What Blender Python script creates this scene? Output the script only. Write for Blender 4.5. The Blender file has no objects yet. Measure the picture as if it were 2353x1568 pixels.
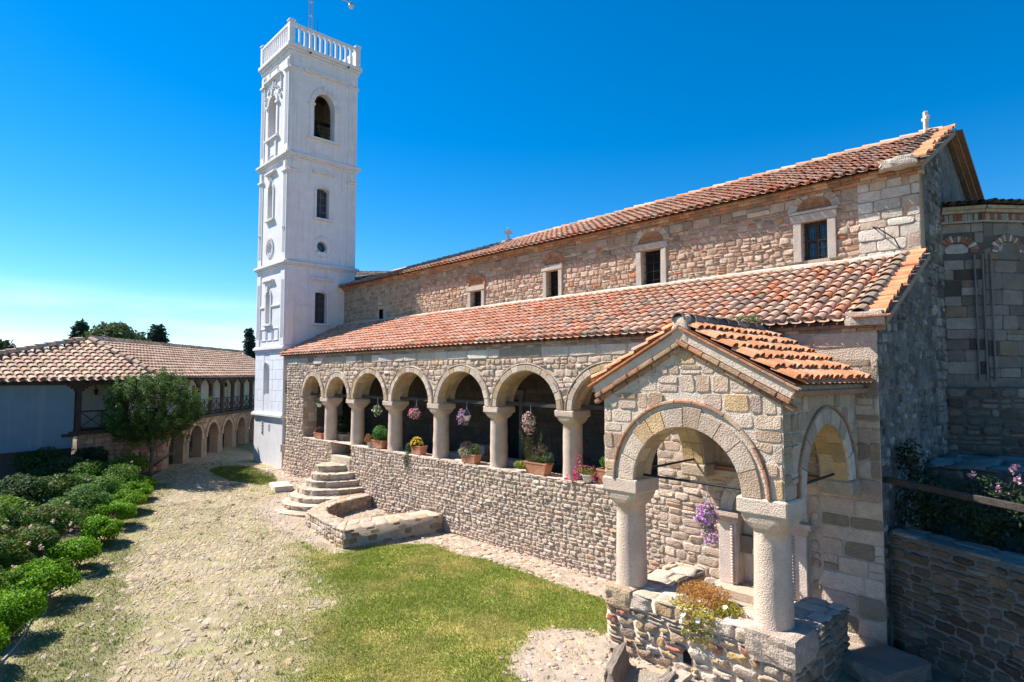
import bpy, math, random
import numpy as np
from mathutils import Vector, Matrix
R = math.radians
rng = np.random.default_rng(7)
random.seed(7)
S = bpy.context.scene
COL = S.collection

# ---------------------------------------------------------------- camera
cd = bpy.data.cameras.new('camera'); cam = bpy.data.objects.new('camera', cd); COL.objects.link(cam)
cd.sensor_width = 36.0; cd.lens = 36.0 * 1401 / 2353; cd.clip_start = 0.05; cd.clip_end = 6000
cam.location = (0, 0, 4.7); cam.rotation_euler = (R(90 + 3.31), 0, R(46.5))
S.camera = cam

# ---------------------------------------------------------------- world and sun
SUN_AZ, SUN_EL = 244.5, 47.5
W = bpy.data.worlds.new('World'); S.world = W; W.use_nodes = True
nt = W.node_tree; N = nt.nodes; L = nt.links
bg = N['Background']
sky = N.new('ShaderNodeTexSky'); sky.sky_type = 'NISHITA'; sky.sun_disc = False
sky.sun_elevation = R(SUN_EL); sky.sun_rotation = R(SUN_AZ); sky.altitude = 200
sky.air_density = 0.9; sky.dust_density = 0.08; sky.ozone_density = 4.0
hs = N.new('ShaderNodeHueSaturation'); hs.inputs['Saturation'].default_value = 1.42
hs.inputs['Hue'].default_value = 0.4975
L.new(sky.outputs[0], hs.inputs['Color'])
# thin clouds low over the western horizon
tc = N.new('ShaderNodeTexCoord'); sp = N.new('ShaderNodeSeparateXYZ'); L.new(tc.outputs['Generated'], sp.inputs[0])
mp = N.new('ShaderNodeMapping'); mp.inputs['Scale'].default_value = (2.2, 2.2, 16.0); L.new(tc.outputs['Generated'], mp.inputs[0])
cn = N.new('ShaderNodeTexNoise'); cn.inputs['Scale'].default_value = 1.6; cn.inputs['Detail'].default_value = 7
L.new(mp.outputs[0], cn.inputs['Vector'])
cr = N.new('ShaderNodeValToRGB'); cr.color_ramp.elements[0].position = 0.47; cr.color_ramp.elements[1].position = 0.68
L.new(cn.outputs['Fac'], cr.inputs[0])
band = N.new('ShaderNodeValToRGB'); e = band.color_ramp.elements
e[0].position = 0.0; e[0].color = (1, 1, 1, 1); e[1].position = 0.13; e[1].color = (0, 0, 0, 1)
b2 = e.new(0.06); b2.color = (.9, .9, .9, 1)
L.new(sp.outputs['Z'], band.inputs[0])
wx = N.new('ShaderNodeMath'); wx.operation = 'MULTIPLY'
L.new(cr.outputs[0], wx.inputs[0]); L.new(band.outputs[0], wx.inputs[1])
mx = N.new('ShaderNodeMixRGB'); mx.inputs[2].default_value = (7.2, 7.6, 8.4, 1)
sc_ = N.new('ShaderNodeMath'); sc_.operation = 'MULTIPLY'; sc_.inputs[1].default_value = 0.6
L.new(wx.outputs[0], sc_.inputs[0]); L.new(sc_.outputs[0], mx.inputs[0]); L.new(hs.outputs[0], mx.inputs[1])
L.new(mx.outputs[0], bg.inputs[0]); bg.inputs[1].default_value = 0.092

sd = bpy.data.lights.new('sun', 'SUN'); so = bpy.data.objects.new('sun', sd); COL.objects.link(so)
sd.energy = 5.0; sd.angle = R(0.53); sd.color = (1.0, 0.94, 0.85)
SV = Vector((math.sin(R(SUN_AZ)) * math.cos(R(SUN_EL)), math.cos(R(SUN_AZ)) * math.cos(R(SUN_EL)), math.sin(R(SUN_EL))))
so.rotation_euler = SV.to_track_quat('Z', 'Y').to_euler(); so.location = SV * 60
S.view_settings.view_transform = 'Standard'; S.view_settings.look = 'None'
S.view_settings.exposure = 1.0; S.view_settings.gamma = 1.0
S.cycles.max_bounces = 6; S.cycles.diffuse_bounces = 3; S.cycles.transparent_max_bounces = 6

# ---------------------------------------------------------------- materials
def mat(name, rough=0.85, noise=(6.0, 0.25), fine=(60.0, 0.15), bump=0.4, bscale=30.0, spec=0.25, color=None,
        trans=0.0, metal=0.0, pits=0.0, stain=None, streak=None):
    m = bpy.data.materials.new(name); m.use_nodes = True
    t = m.node_tree; n = t.nodes; l = t.links; p = n['Principled BSDF']
    p.inputs['Roughness'].default_value = rough; p.inputs['Metallic'].default_value = metal
    p.inputs['Specular IOR Level'].default_value = spec
    tcn = n.new('ShaderNodeTexCoord'); vec = tcn.outputs['Object']
    if color is None:
        a = n.new('ShaderNodeAttribute'); a.attribute_name = 'Col'; base = a.outputs['Color']
    else:
        rgb = n.new('ShaderNodeRGB'); rgb.outputs[0].default_value = (*color, 1); base = rgb.outputs[0]
    for sc, amt in (noise, fine):
        if amt <= 0: continue
        nz = n.new('ShaderNodeTexNoise'); nz.inputs['Scale'].default_value = sc; nz.inputs['Detail'].default_value = 5
        l.new(vec, nz.inputs['Vector'])
        mr = n.new('ShaderNodeMapRange'); mr.inputs['From Min'].default_value = 0.28; mr.inputs['From Max'].default_value = 0.72
        mr.inputs['To Min'].default_value = 1 - amt; mr.inputs['To Max'].default_value = 1 + amt
        l.new(nz.outputs['Fac'], mr.inputs['Value'])
        vm = n.new('ShaderNodeVectorMath'); vm.operation = 'SCALE'
        l.new(base, vm.inputs[0]); l.new(mr.outputs[0], vm.inputs['Scale']); base = vm.outputs[0]
    if stain:
        sc, col, lo, hi, amt = stain
        nz = n.new('ShaderNodeTexNoise'); nz.inputs['Scale'].default_value = sc; nz.inputs['Detail'].default_value = 8
        nz.inputs['Roughness'].default_value = 0.65
        l.new(vec, nz.inputs['Vector'])
        mr = n.new('ShaderNodeMapRange'); mr.inputs['From Min'].default_value = lo; mr.inputs['From Max'].default_value = hi
        mr.inputs['To Min'].default_value = 0; mr.inputs['To Max'].default_value = amt
        l.new(nz.outputs['Fac'], mr.inputs['Value'])
        mxn = n.new('ShaderNodeMixRGB'); l.new(mr.outputs[0], mxn.inputs[0]); l.new(base, mxn.inputs[1])
        mxn.inputs[2].default_value = (*col, 1); base = mxn.outputs[0]
    if streak:      # rain streaks running down the wall
        amt, col = streak
        mpn = n.new('ShaderNodeMapping'); mpn.inputs['Scale'].default_value = (5, 5, .22); l.new(vec, mpn.inputs['Vector'])
        nz = n.new('ShaderNodeTexNoise'); nz.inputs['Scale'].default_value = 1.3; nz.inputs['Detail'].default_value = 7; l.new(mpn.outputs[0], nz.inputs['Vector'])
        mr = n.new('ShaderNodeMapRange'); mr.inputs['From Min'].default_value = .55; mr.inputs['From Max'].default_value = .85; mr.inputs['To Max'].default_value = amt
        l.new(nz.outputs['Fac'], mr.inputs['Value'])
        mxn = n.new('ShaderNodeMixRGB'); l.new(mr.outputs[0], mxn.inputs[0]); l.new(base, mxn.inputs[1]); mxn.inputs[2].default_value = (*col, 1); base = mxn.outputs[0]
    l.new(base, p.inputs['Base Color'])
    if bump > 0:
        nb = n.new('ShaderNodeTexNoise'); nb.inputs['Scale'].default_value = bscale; nb.inputs['Detail'].default_value = 6
        nb.inputs['Roughness'].default_value = 0.6
        l.new(vec, nb.inputs['Vector']); h = nb.outputs['Fac']
        if pits > 0:
            vo = n.new('ShaderNodeTexVoronoi'); vo.inputs['Scale'].default_value = bscale * 1.3; l.new(vec, vo.inputs['Vector'])
            ma = n.new('ShaderNodeMath'); ma.operation = 'MULTIPLY_ADD'; l.new(vo.outputs['Distance'], ma.inputs[0])
            ma.inputs[1].default_value = pits; l.new(h, ma.inputs[2]); h = ma.outputs[0]
        bp = n.new('ShaderNodeBump'); bp.inputs['Strength'].default_value = bump; bp.inputs['Distance'].default_value = 0.03
        l.new(h, bp.inputs['Height']); l.new(bp.outputs[0], p.inputs['Normal'])
    if trans > 0:
        tr = n.new('ShaderNodeBsdfTranslucent'); l.new(base, tr.inputs['Color'])
        mxs = n.new('ShaderNodeMixShader'); mxs.inputs[0].default_value = trans
        l.new(p.outputs[0], mxs.inputs[1]); l.new(tr.outputs[0], mxs.inputs[2])
        l.new(mxs.outputs[0], n['Material Output'].inputs['Surface'])
    return m

M = dict(
    rubble=mat('rubble_stone', 0.92, (9, .13), (55, .16), 0.8, 30, pits=.4, stain=(3.0, (.18, .145, .11), .62, .85, .4)),
    ashlar=mat('cut_stone', 0.9, (5, .15), (40, .16), 0.7, 34, pits=.45, stain=(2.2, (.2, .17, .14), .62, .88, .4)),
    marble=mat('weathered_marble', 0.8, (4, .12), (50, .14), 0.5, 40, pits=.6, stain=(3.5, (.2, .18, .15), .6, .85, .5)),
    plaster=mat('white_plaster', 0.85, (2.5, .06), (14, .05), 0.22, 14, stain=(1.6, (.5, .48, .47), .62, .9, .3), streak=(.5, (.36, .33, .31))),
    oldplaster=mat('stained_plaster', 0.95, (2.0, .35), (11, .35), 0.9, 13, pits=.4, stain=(2.4, (.07, .065, .06), .48, .66, .75)),
    tile=mat('fired_clay_tile', 0.85, (7, .2), (45, .2), 0.45, 40, stain=(2.6, (.2, .16, .13), .6, .85, .4)),
    brick=mat('thin_brick', 0.9, (9, .25), (50, .2), 0.6, 40),
    mortar=mat('lime_mortar', 0.95, (5, .15), (40, .15), 0.7, 30),
    wood=mat('dark_timber', 0.75, (5, .3), (40, .3), 0.4, 40),
    iron=mat('iron', 0.6, (8, .2), (60, .1), 0.2, 60, color=(.03, .03, .033), metal=.3),
    galv=mat('galvanised_steel', 0.4, (8, .1), (60, .1), 0.1, 60, color=(.5, .52, .55), metal=.6),
    glass=mat('window_glass', 0.08, (3, .2), (10, .1), 0.05, 5, spec=.6, color=(.03, .07, .10)),
    dark=mat('dark_interior', 0.95, (4, .3), (20, .2), 0.3, 20, color=(.012, .011, .010)),
    leaf=mat('leaf', 0.6, (1.5, .2), (12, .2), 0, spec=.16, trans=.3),
    petal=mat('petal', 0.6, (20, .1), (60, .05), 0, trans=.25),
    pot=mat('terracotta_pot', 0.8, (5, .2), (30, .2), 0.4, 30, stain=(5, (.62, .5, .42), .55, .75, .5)),
    plastic=mat('pot_plastic', 0.45, (5, .05), (30, .03), 0),
    ground=mat('bare_ground', 0.97, (4, .14), (70, .3), 0.9, 45, spec=.1),
    grass=mat('grass_blade', 0.7, (2, .12), (20, .1), 0, trans=.25, spec=.15),
    bark=mat('bark', 0.9, (6, .3), (40, .3), 0.8, 25),
    red=mat('red_enamel', 0.35, (5, .1), (20, .05), 0, color=(.5, .02, .015)),
    hose=mat('hose_rubber', 0.5, (5, .1), (20, .05), 0, color=(.33, .36, .33)),
)

# ---------------------------------------------------------------- object helpers
ORG = {}
def thing(name, label, cat, loc=(0, 0, 0), group=None):
    o = bpy.data.objects.new(name, None); COL.objects.link(o); o.location = loc; o.empty_display_size = .3
    o['label'] = label; o['category'] = cat
    if group: o['group'] = group
    ORG[o] = np.array(loc, float); return o
def tag(o, label, cat, group=None):
    o['label'] = label; o['category'] = cat
    if group: o['group'] = group
    return o
def kind(o, k): o['kind'] = k; return o

class G:
    """collects geometry with a colour per vertex and links it as one mesh"""
    def __init__(s): s.v = []; s.c = []; s.q = []; s.t = []; s.ng = []; s.n = 0
    def add(s, v, q=None, t=None, col=(.5, .5, .5), ng=None):
        v = np.asarray(v, float).reshape(-1, 3); k = len(v)
        c = np.asarray(col, float)
        if c.ndim == 1: c = np.broadcast_to(c, (k, 3))
        s.v.append(v); s.c.append(c)
        if q is not None and len(q): s.q.append(np.asarray(q, int) + s.n)
        if t is not None and len(t): s.t.append(np.asarray(t, int) + s.n)
        if ng:
            for f in ng: s.ng.append([i + s.n for i in f])
        s.n += k; return s
    def build(s, name, m, parent=None, smooth=False, loc=None):
        v = np.concatenate(s.v) if s.v else np.zeros((0, 3)); c = np.concatenate(s.c) if s.c else np.zeros((0, 3))
        org = np.zeros(3)
        if parent is not None: org = ORG[parent]
        elif loc is not None: org = np.array(loc, float)
        me = bpy.data.meshes.new(name)
        if isinstance(m, str) and m in ('rubble', 'ashlar', 'marble', 'mortar'): c = c * np.array([1.05, .965, .895])
        q = np.concatenate(s.q) if s.q else np.zeros((0, 4), int); t = np.concatenate(s.t) if s.t else np.zeros((0, 3), int)
        lp = np.concatenate([q.ravel(), t.ravel(), np.array([i for f in s.ng for i in f], int)]).astype(np.int32)
        tot = np.concatenate([np.full(len(q), 4), np.full(len(t), 3), np.array([len(f) for f in s.ng], int)]).astype(np.int32)
        st = np.concatenate([[0], np.cumsum(tot)[:-1]]).astype(np.int32) if len(tot) else tot
        me.vertices.add(len(v)); me.vertices.foreach_set('co', (v - org).astype(np.float32).ravel())
        me.loops.add(len(lp)); me.loops.foreach_set('vertex_index', lp)
        me.polygons.add(len(tot)); me.polygons.foreach_set('loop_start', st); me.polygons.foreach_set('loop_total', tot)
        me.polygons.foreach_set('use_smooth', np.full(len(tot), bool(smooth)))
        at = me.color_attributes.new('Col', 'FLOAT_COLOR', 'POINT')
        at.data.foreach_set('color', np.concatenate([c, np.ones((len(c), 1))], 1).astype(np.float32).ravel())
        me.update(calc_edges=True); me.validate()
        me.materials.append(m if not isinstance(m, str) else M[m])
        o = bpy.data.objects.new(name, me); COL.objects.link(o)
        if parent is not None: o.parent = parent
        elif loc is not None: o.location = loc
        ORG[o] = org; return o

def box(g, x0, x1, y0, y1, z0, z1, col=(.5, .5, .5), ch=0.0, M4=None, jit=0.0):
    """chamfered box; M4 maps local to world"""
    x0, x1 = min(x0, x1), max(x0, x1); y0, y1 = min(y0, y1), max(y0, y1); z0, z1 = min(z0, z1), max(z0, z1)
    c = min(ch, .45 * min(x1 - x0, y1 - y0, z1 - z0))
    X = (x0, x1); Y = (y0, y1); Z = (z0, z1)
    if c <= 0:
        v = [(X[i], Y[j], Z[k]) for i in (0, 1) for j in (0, 1) for k in (0, 1)]
        q = [(0, 1, 3, 2), (4, 6, 7, 5), (0, 4, 5, 1), (2, 3, 7, 6), (0, 2, 6, 4), (1, 5, 7, 3)]; t = []
    else:
        v = []; idx = {}
        for i in (0, 1):
            for j in (0, 1):
                for k in (0, 1):
                    s = (1 if i == 0 else -1, 1 if j == 0 else -1, 1 if k == 0 else -1)
                    for a in range(3):
                        p = [X[i] + c * s[0], Y[j] + c * s[1], Z[k] + c * s[2]]
                        p[a] = (X[i], Y[j], Z[k])[a]
                        idx[(i, j, k, a)] = len(v); v.append(p)
        q = []
        for a in range(3):
            b, d = (a + 1) % 3, (a + 2) % 3
            for s in (0, 1):
                def I(p, r, ax=a, bb=b, dd=d, ss=s):
                    ii = [0, 0, 0]; ii[ax] = ss; ii[bb] = p; ii[dd] = r; return idx[(*ii, ax)]
                q.append((I(0, 0), I(1, 0), I(1, 1), I(0, 1)))
            for p in (0, 1):
                for r in (0, 1):
                    ii = [0, 0, 0]; ii[b] = p; ii[d] = r
                    i0 = list(ii); i0[a] = 0; i1 = list(ii); i1[a] = 1
                    q.append((idx[(*i0, b)], idx[(*i1, b)], idx[(*i1, d)], idx[(*i0, d)]))
        t = [(idx[(i, j, k, 0)], idx[(i, j, k, 1)], idx[(i, j, k, 2)]) for i in (0, 1) for j in (0, 1) for k in (0, 1)]
    v = np.array(v, float)
    if jit: v += rng.normal(0, jit, v.shape)
    if M4 is not None: v = v @ M4[:3, :3].T + M4[:3, 3]
    return g.add(v, q, t, col)

def rock(g, x0, x1, y0, y1, z0, z1, col=(.5, .5, .5), M4=None, rough=.02, rnd=.12, n=7, seed=0):
    """hewn stone: subdivided block with worn edges and an uneven face"""
    a = np.linspace(-1, 1, n); V = []; Q = []; k = 0
    for ax in range(3):
        for s in (-1, 1):
            p, q = np.meshgrid(a, a, indexing='ij'); P = np.zeros((n * n, 3)); P[:, ax] = s; P[:, (ax + 1) % 3] = p.ravel(); P[:, (ax + 2) % 3] = q.ravel(); V.append(P)
            i = np.arange(n * n).reshape(n, n) + k; f = np.stack([i[:-1, :-1], i[1:, :-1], i[1:, 1:], i[:-1, 1:]], -1).reshape(-1, 4); Q.append(f if s > 0 else f[:, ::-1]); k += n * n
    V = np.concatenate(V); Q = np.concatenate(Q); hs_ = np.array([(x1 - x0) / 2, (y1 - y0) / 2, (z1 - z0) / 2]); c = np.array([(x1 + x0) / 2, (y1 + y0) / 2, (z1 + z0) / 2])
    r = rnd * hs_.min() * 2; L_ = V * hs_; inner = np.clip(L_, -(hs_ - r), hs_ - r); d = L_ - inner; dn = np.linalg.norm(d, axis=1)[:, None]
    L_ = inner + np.where(dn > 1e-6, d / np.maximum(dn, 1e-6) * np.minimum(dn, r), 0); W_ = L_ + c
    f1 = fbm(W_[:, 0] * 1.3 + W_[:, 2] * .7 + seed, W_[:, 1] * 1.1 + W_[:, 2] * 1.9, .22, seed % 17, 3) - .5
    L_ = L_ * (1 + (f1 * rough * 2 / hs_.min())[:, None]) + c
    if M4 is not None: L_ = L_ @ M4[:3, :3].T + M4[:3, 3]
    return g.add(L_, Q, None, np.array(col) * (1 + .5 * f1[:, None]))

def bar(g, a, b, w, h=None, col=(.5, .5, .5), ch=0):
    """rectangular bar from a to b"""
    a = np.array(a, float); b = np.array(b, float); d = b - a; Ln = np.linalg.norm(d); d /= Ln
    up = np.array([0, 0, 1.]) if abs(d[2]) < .95 else np.array([0, 1., 0])
    sx = np.cross(d, up); sx /= np.linalg.norm(sx); sy = np.cross(sx, d)
    T = np.eye(4); T[:3, 0] = sx; T[:3, 1] = sy; T[:3, 2] = d; T[:3, 3] = a
    h = h or w
    return box(g, -w / 2, w / 2, -h / 2, h / 2, 0, Ln, col, ch, T)

def tube(g, pts, r, n=8, col=(.5, .5, .5), cap=True):
    pts = np.array(pts, float); k = len(pts); r = np.broadcast_to(np.asarray(r, float), (k,))
    tg = np.gradient(pts, axis=0); tg /= np.linalg.norm(tg, axis=1)[:, None] + 1e-9
    ref = np.array([0, 0, 1.]) if abs(tg[0][2]) < .9 else np.array([1., 0, 0])
    v = []
    for i in range(k):
        sx = np.cross(tg[i], ref); sx /= np.linalg.norm(sx) + 1e-9; sy = np.cross(tg[i], sx)
        a = np.arange(n) * 2 * math.pi / n
        v.append(pts[i] + r[i] * (np.cos(a)[:, None] * sx + np.sin(a)[:, None] * sy))
    q = [(i * n + j, i * n + (j + 1) % n, (i + 1) * n + (j + 1) % n, (i + 1) * n + j) for i in range(k - 1) for j in range(n)]
    ng = [list(range(n))[::-1], [(k - 1) * n + j for j in range(n)]] if cap else None
    return g.add(np.concatenate(v), q, None, col, ng)

def lathe(g, prof, cx, cy, n=20, col=(.5, .5, .5), jit=0, sq=0):
    """prof: (radius, z) from bottom to top"""
    v = []; a = np.arange(n) * 2 * math.pi / n
    for r, z in prof:
        p = np.stack([cx + r * np.cos(a), cy + r * np.sin(a), np.full(n, z)], 1); v.append(p)
    v = np.concatenate(v); k = len(prof)
    if jit: v[:, :2] += rng.normal(0, jit, (len(v), 2))
    q = [(i * n + j, i * n + (j + 1) % n, (i + 1) * n + (j + 1) % n, (i + 1) * n + j) for i in range(k - 1) for j in range(n)]
    return g.add(v, q, None, col, [list(range(n))[::-1], [(k - 1) * n + j for j in range(n)]])

def prism(g, poly, z0, z1, col=(.5, .5, .5), inset=0.02):
    """vertical prism of a plan polygon (counter-clockwise), softened top edge"""
    P = np.array(poly, float); n = len(P); c = P.mean(0)
    top = P + (c - P) / (np.linalg.norm(c - P, axis=1)[:, None] + 1e-9) * inset
    v = np.concatenate([np.c_[P, np.full(n, z0)], np.c_[P, np.full(n, z1 - inset)], np.c_[top, np.full(n, z1)]])
    q = [(r * n + i, r * n + (i + 1) % n, (r + 1) * n + (i + 1) % n, (r + 1) * n + i) for r in (0, 1) for i in range(n)]
    return g.add(v, q, None, col, [[2 * n + i for i in range(n)]])

def frame_map(o, u, v, n):
    o, u, v, n = [np.array(a, float) for a in (o, u, v, n)]
    def f(a, b, h):
        a = np.asarray(a, float)[..., None]; b = np.asarray(b, float)[..., None]; h = np.asarray(h, float)[..., None]
        return o + a * u + b * v + h * n
    return f

def vnoise(x, y, s, seed=0):
    """smooth value noise"""
    x = np.asarray(x, float) / s; y = np.asarray(y, float) / s
    xi = np.floor(x); yi = np.floor(y); fx = x - xi; fy = y - yi
    def h(a, b):
        k = np.sin(a * 127.1 + b * 311.7 + seed * 74.7) * 43758.5453; return k - np.floor(k)
    sx = fx * fx * (3 - 2 * fx); sy = fy * fy * (3 - 2 * fy)
    return (h(xi, yi) * (1 - sx) + h(xi + 1, yi) * sx) * (1 - sy) + (h(xi, yi + 1) * (1 - sx) + h(xi + 1, yi + 1) * sx) * sy
def fbm(x, y, s, seed=0, o=4):
    r = 0; a = .5
    for i in range(o): r = r + a * vnoise(x, y, s / 2 ** i, seed + i * 13); a *= .5
    return r / (1 - .5 ** o)

def pick(pal, n):
    cols = np.array([p[0] for p in pal], float); w = np.array([p[1] for p in pal], float)
    c = cols[rng.choice(len(pal), n, p=w / w.sum())]
    return c * rng.uniform(.86, 1.14, (n, 1)) * (1 + rng.normal(0, .01, (n, 3)))

P_RUB = [((.50, .405, .335), 5), ((.46, .37, .305), 4), ((.54, .45, .38), 3), ((.48, .355, .245), .8), ((.36, .275, .205), .4), ((.48, .335, .26), .5)]
P_NAVE = [((.47, .335, .26), 5), ((.51, .385, .305), 4), ((.41, .285, .215), 3), ((.52, .425, .345), 2), ((.50, .31, .18), 1), ((.48, .2, .1), .7), ((.31, .225, .17), .8)]
P_PORCH = [((.52, .42, .345), 5), ((.56, .47, .395), 3), ((.46, .355, .27), 3), ((.50, .365, .22), 1.2), ((.39, .285, .2), .8)]
P_PLINTH = [((.47, .39, .32), 4), ((.40, .31, .22), 3), ((.36, .26, .16), 2), ((.52, .46, .39), 2), ((.27, .21, .16), 1.5), ((.42, .2, .14), .7), ((.5, .35, .18), .6)]
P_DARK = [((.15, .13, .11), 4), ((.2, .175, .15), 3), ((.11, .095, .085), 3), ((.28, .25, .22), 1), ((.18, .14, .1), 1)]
P_APSE = [((.25, .225, .2), 4), ((.19, .17, .15), 3), ((.31, .285, .255), 2.5), ((.09, .083, .075), 1.8), ((.25, .195, .145), 1.2)]  # apse stone, darkened so the colour carries the east end's shade
P_LIGHT = [((.57, .49, .42), 4), ((.52, .44, .37), 3), ((.46, .38, .315), 2)]
P_GUEST = [((.36, .25, .17), 4), ((.42, .32, .23), 3), ((.28, .2, .14), 3), ((.4, .24, .15), 1)]

def masonry(g, mapf, u0, u1, v0, v1, hr=(.11, .19), wr=(.16, .38), proud=.03, pal=P_RUB, gap=.013, avoid=(), topf=None,
            keep=None, n=12, pw=.5, split=.18, wav=.03, cut=False, skip=0.0):
    cu = []; cv = []; ca = []; cb = []
    v = v0
    while v < v1 - .04:
        h = rng.uniform(*hr); h = min(h, v1 - v) if v1 - v - h > .06 else v1 - v
        u = u0 - rng.uniform(0, wr[0] * .6)
        while u < u1:
            w = rng.uniform(*wr)
            a0, a1 = max(u, u0), min(u + w, u1)
            if u1 - a1 < .07: a1 = u1
            if a1 - a0 > .05:
                if rng.random() < split and h > .1:
                    k = rng.uniform(.4, .6); parts = [(v, v + h * k), (v + h * k, v + h)]
                else: parts = [(v, v + h)]
                for b0, b1 in parts:
                    cu.append((a0 + a1) / 2); cv.append((b0 + b1) / 2); ca.append((a1 - a0) / 2 - gap / 2); cb.append((b1 - b0) / 2 - gap / 2)
            if a1 >= u1: break
            u += w
        v += h
    cu, cv, ca, cb = map(np.array, (cu, cv, ca, cb))
    if wav: cv = cv + wav * (vnoise(cu, cv * 0, 1.1, 3) - .5) * 2 * np.clip(np.minimum(cv - v0, v1 - cv) / .3, 0, 1)
    ok = np.ones(len(cu), bool)
    if skip: ok &= rng.random(len(cu)) > skip
    for a in avoid:
        if a[0] == 'arch':
            _, uc, vs, r, sill, kv = a
            ok &= ~((np.abs(cu - uc) < r) & (cv > sill) & (cv <= vs)) & ~((np.hypot(cu - uc, (cv - vs) / kv) < r) & (cv > vs))
        else:
            _, a0, a1, b0, b1 = a; ok &= ~((cu > a0) & (cu < a1) & (cv > b0) & (cv < b1))
    if topf is not None: ok &= cv < topf(cu) - .02
    if keep is not None: ok &= keep(cu, cv)
    cu, cv, ca, cb = cu[ok], cv[ok], ca[ok], cb[ok]; K = len(cu)
    if K == 0: return g
    th = (np.arange(n) + .5) * 2 * math.pi / n + rng.normal(0, .05, (K, n))
    ct, st = np.cos(th), np.sin(th)
    ou = np.sign(ct) * np.abs(ct) ** pw; ov = np.sign(st) * np.abs(st) ** pw
    jt = np.minimum(ca, cb)[:, None] * (.07 if cut else .19)
    rot = rng.normal(0, .015 if cut else .05, K)[:, None]
    du = ou * ca[:, None] + rng.uniform(-1, 1, (K, n)) * jt; dv = ov * cb[:, None] + rng.uniform(-1, 1, (K, n)) * jt
    du, dv = du - dv * rot, dv + du * rot * .5
    pr = proud * rng.uniform(.45, 1.35, K)
    tu = rng.normal(0, .25, K) * pr; tv = rng.normal(0, .25, K) * pr
    rings = [(1.05, -.1), (.96, .5), (.86, .92), (.66, 1.0)] if not cut else [(1.03, -.15), (.985, .75), (.955, .98), (.88, 1.0)]
    V = []; C = []; NR = len(rings)
    base = pick(pal, K)
    def push(U, Vv):
        for a in avoid:
            if a[0] == 'arch':
                _, uc, vs, r, sill, kv = a
                d = np.hypot(U - uc, (Vv - vs) / kv); m = (Vv > vs) & (d < r)
                f = np.where(m, r / np.maximum(d, 1e-3), 1); U = uc + (U - uc) * f; Vv = vs + (Vv - vs) * f
                m2 = (Vv <= vs) & (Vv > sill) & (np.abs(U - uc) < r); U = np.where(m2, uc + np.sign(U - uc) * r, U)
            else:
                _, a0, a1, b0, b1 = a
                m = (U > a0) & (U < a1) & (Vv > b0) & (Vv < b1)
                dl, dr, db, dt = U - a0, a1 - U, Vv - b0, b1 - Vv; mn = np.minimum(np.minimum(dl, dr), np.minimum(db, dt))
                U2 = np.where(mn == dl, a0, np.where(mn == dr, a1, U)); V2 = np.where((mn == db), b0, np.where(mn == dt, b1, Vv))
                U = np.where(m, U2, U); Vv = np.where(m, V2, Vv)
        if topf is not None: Vv = np.minimum(Vv, topf(U))
        return U, Vv
    bu, bv = push(cu[:, None] + du, cv[:, None] + dv)
    mu, mv = bu.mean(1), bv.mean(1)
    for s, hh in rings:
        U = mu[:, None] + (bu - mu[:, None]) * s; Vv = mv[:, None] + (bv - mv[:, None]) * s
        H = pr[:, None] * (hh - (.3 if not cut else .1)) + (0 if hh < 0 else 1) * (tu[:, None] * (U - mu[:, None]) / ca[:, None] + tv[:, None] * (Vv - mv[:, None]) / cb[:, None]
             + rng.normal(0, .12 if not cut else .04, (K, n)) * pr[:, None])
        V.append(mapf(U, Vv, H)); C.append(base[:, None, :] * rng.uniform(.93, 1.07, (K, n, 1)))
    V.append(mapf(mu, mv, pr * (rng.uniform(.95, 1.2, K) - .3 if not cut else rng.uniform(.88, .95, K)))[:, None, :]); C.append(base[:, None, :])
    V = np.concatenate(V, 1); C = np.concatenate(C, 1); m = NR * n + 1
    j = np.arange(n); q1 = np.concatenate([np.stack([r * n + j, r * n + (j + 1) % n, (r + 1) * n + (j + 1) % n, (r + 1) * n + j], 1) for r in range(NR - 1)])
    t1 = np.stack([(NR - 1) * n + j, (NR - 1) * n + (j + 1) % n, np.full(n, NR * n)], 1)
    off = (np.arange(K) * m)[:, None, None]
    g.add(V.reshape(-1, 3), (q1[None] + off).reshape(-1, 4), (t1[None] + off).reshape(-1, 3), C.reshape(-1, 3))
    return g

def sheet(g, mapf, us, v0f, v1f, h=0.0, col=(.4, .37, .32), nv=1):
    """strip of wall between two height functions"""
    us = np.asarray(us, float)
    rows = []
    for k in range(nv + 1):
        f = k / nv; rows.append(mapf(us, v0f(us) * (1 - f) + v1f(us) * f, np.full(len(us), h)))
    V = np.concatenate(rows); n = len(us)
    q = [(r * n + i, r * n + i + 1, (r + 1) * n + i + 1, (r + 1) * n + i) for r in range(nv) for i in range(n - 1)]
    g.add(V, q, None, col)

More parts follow.
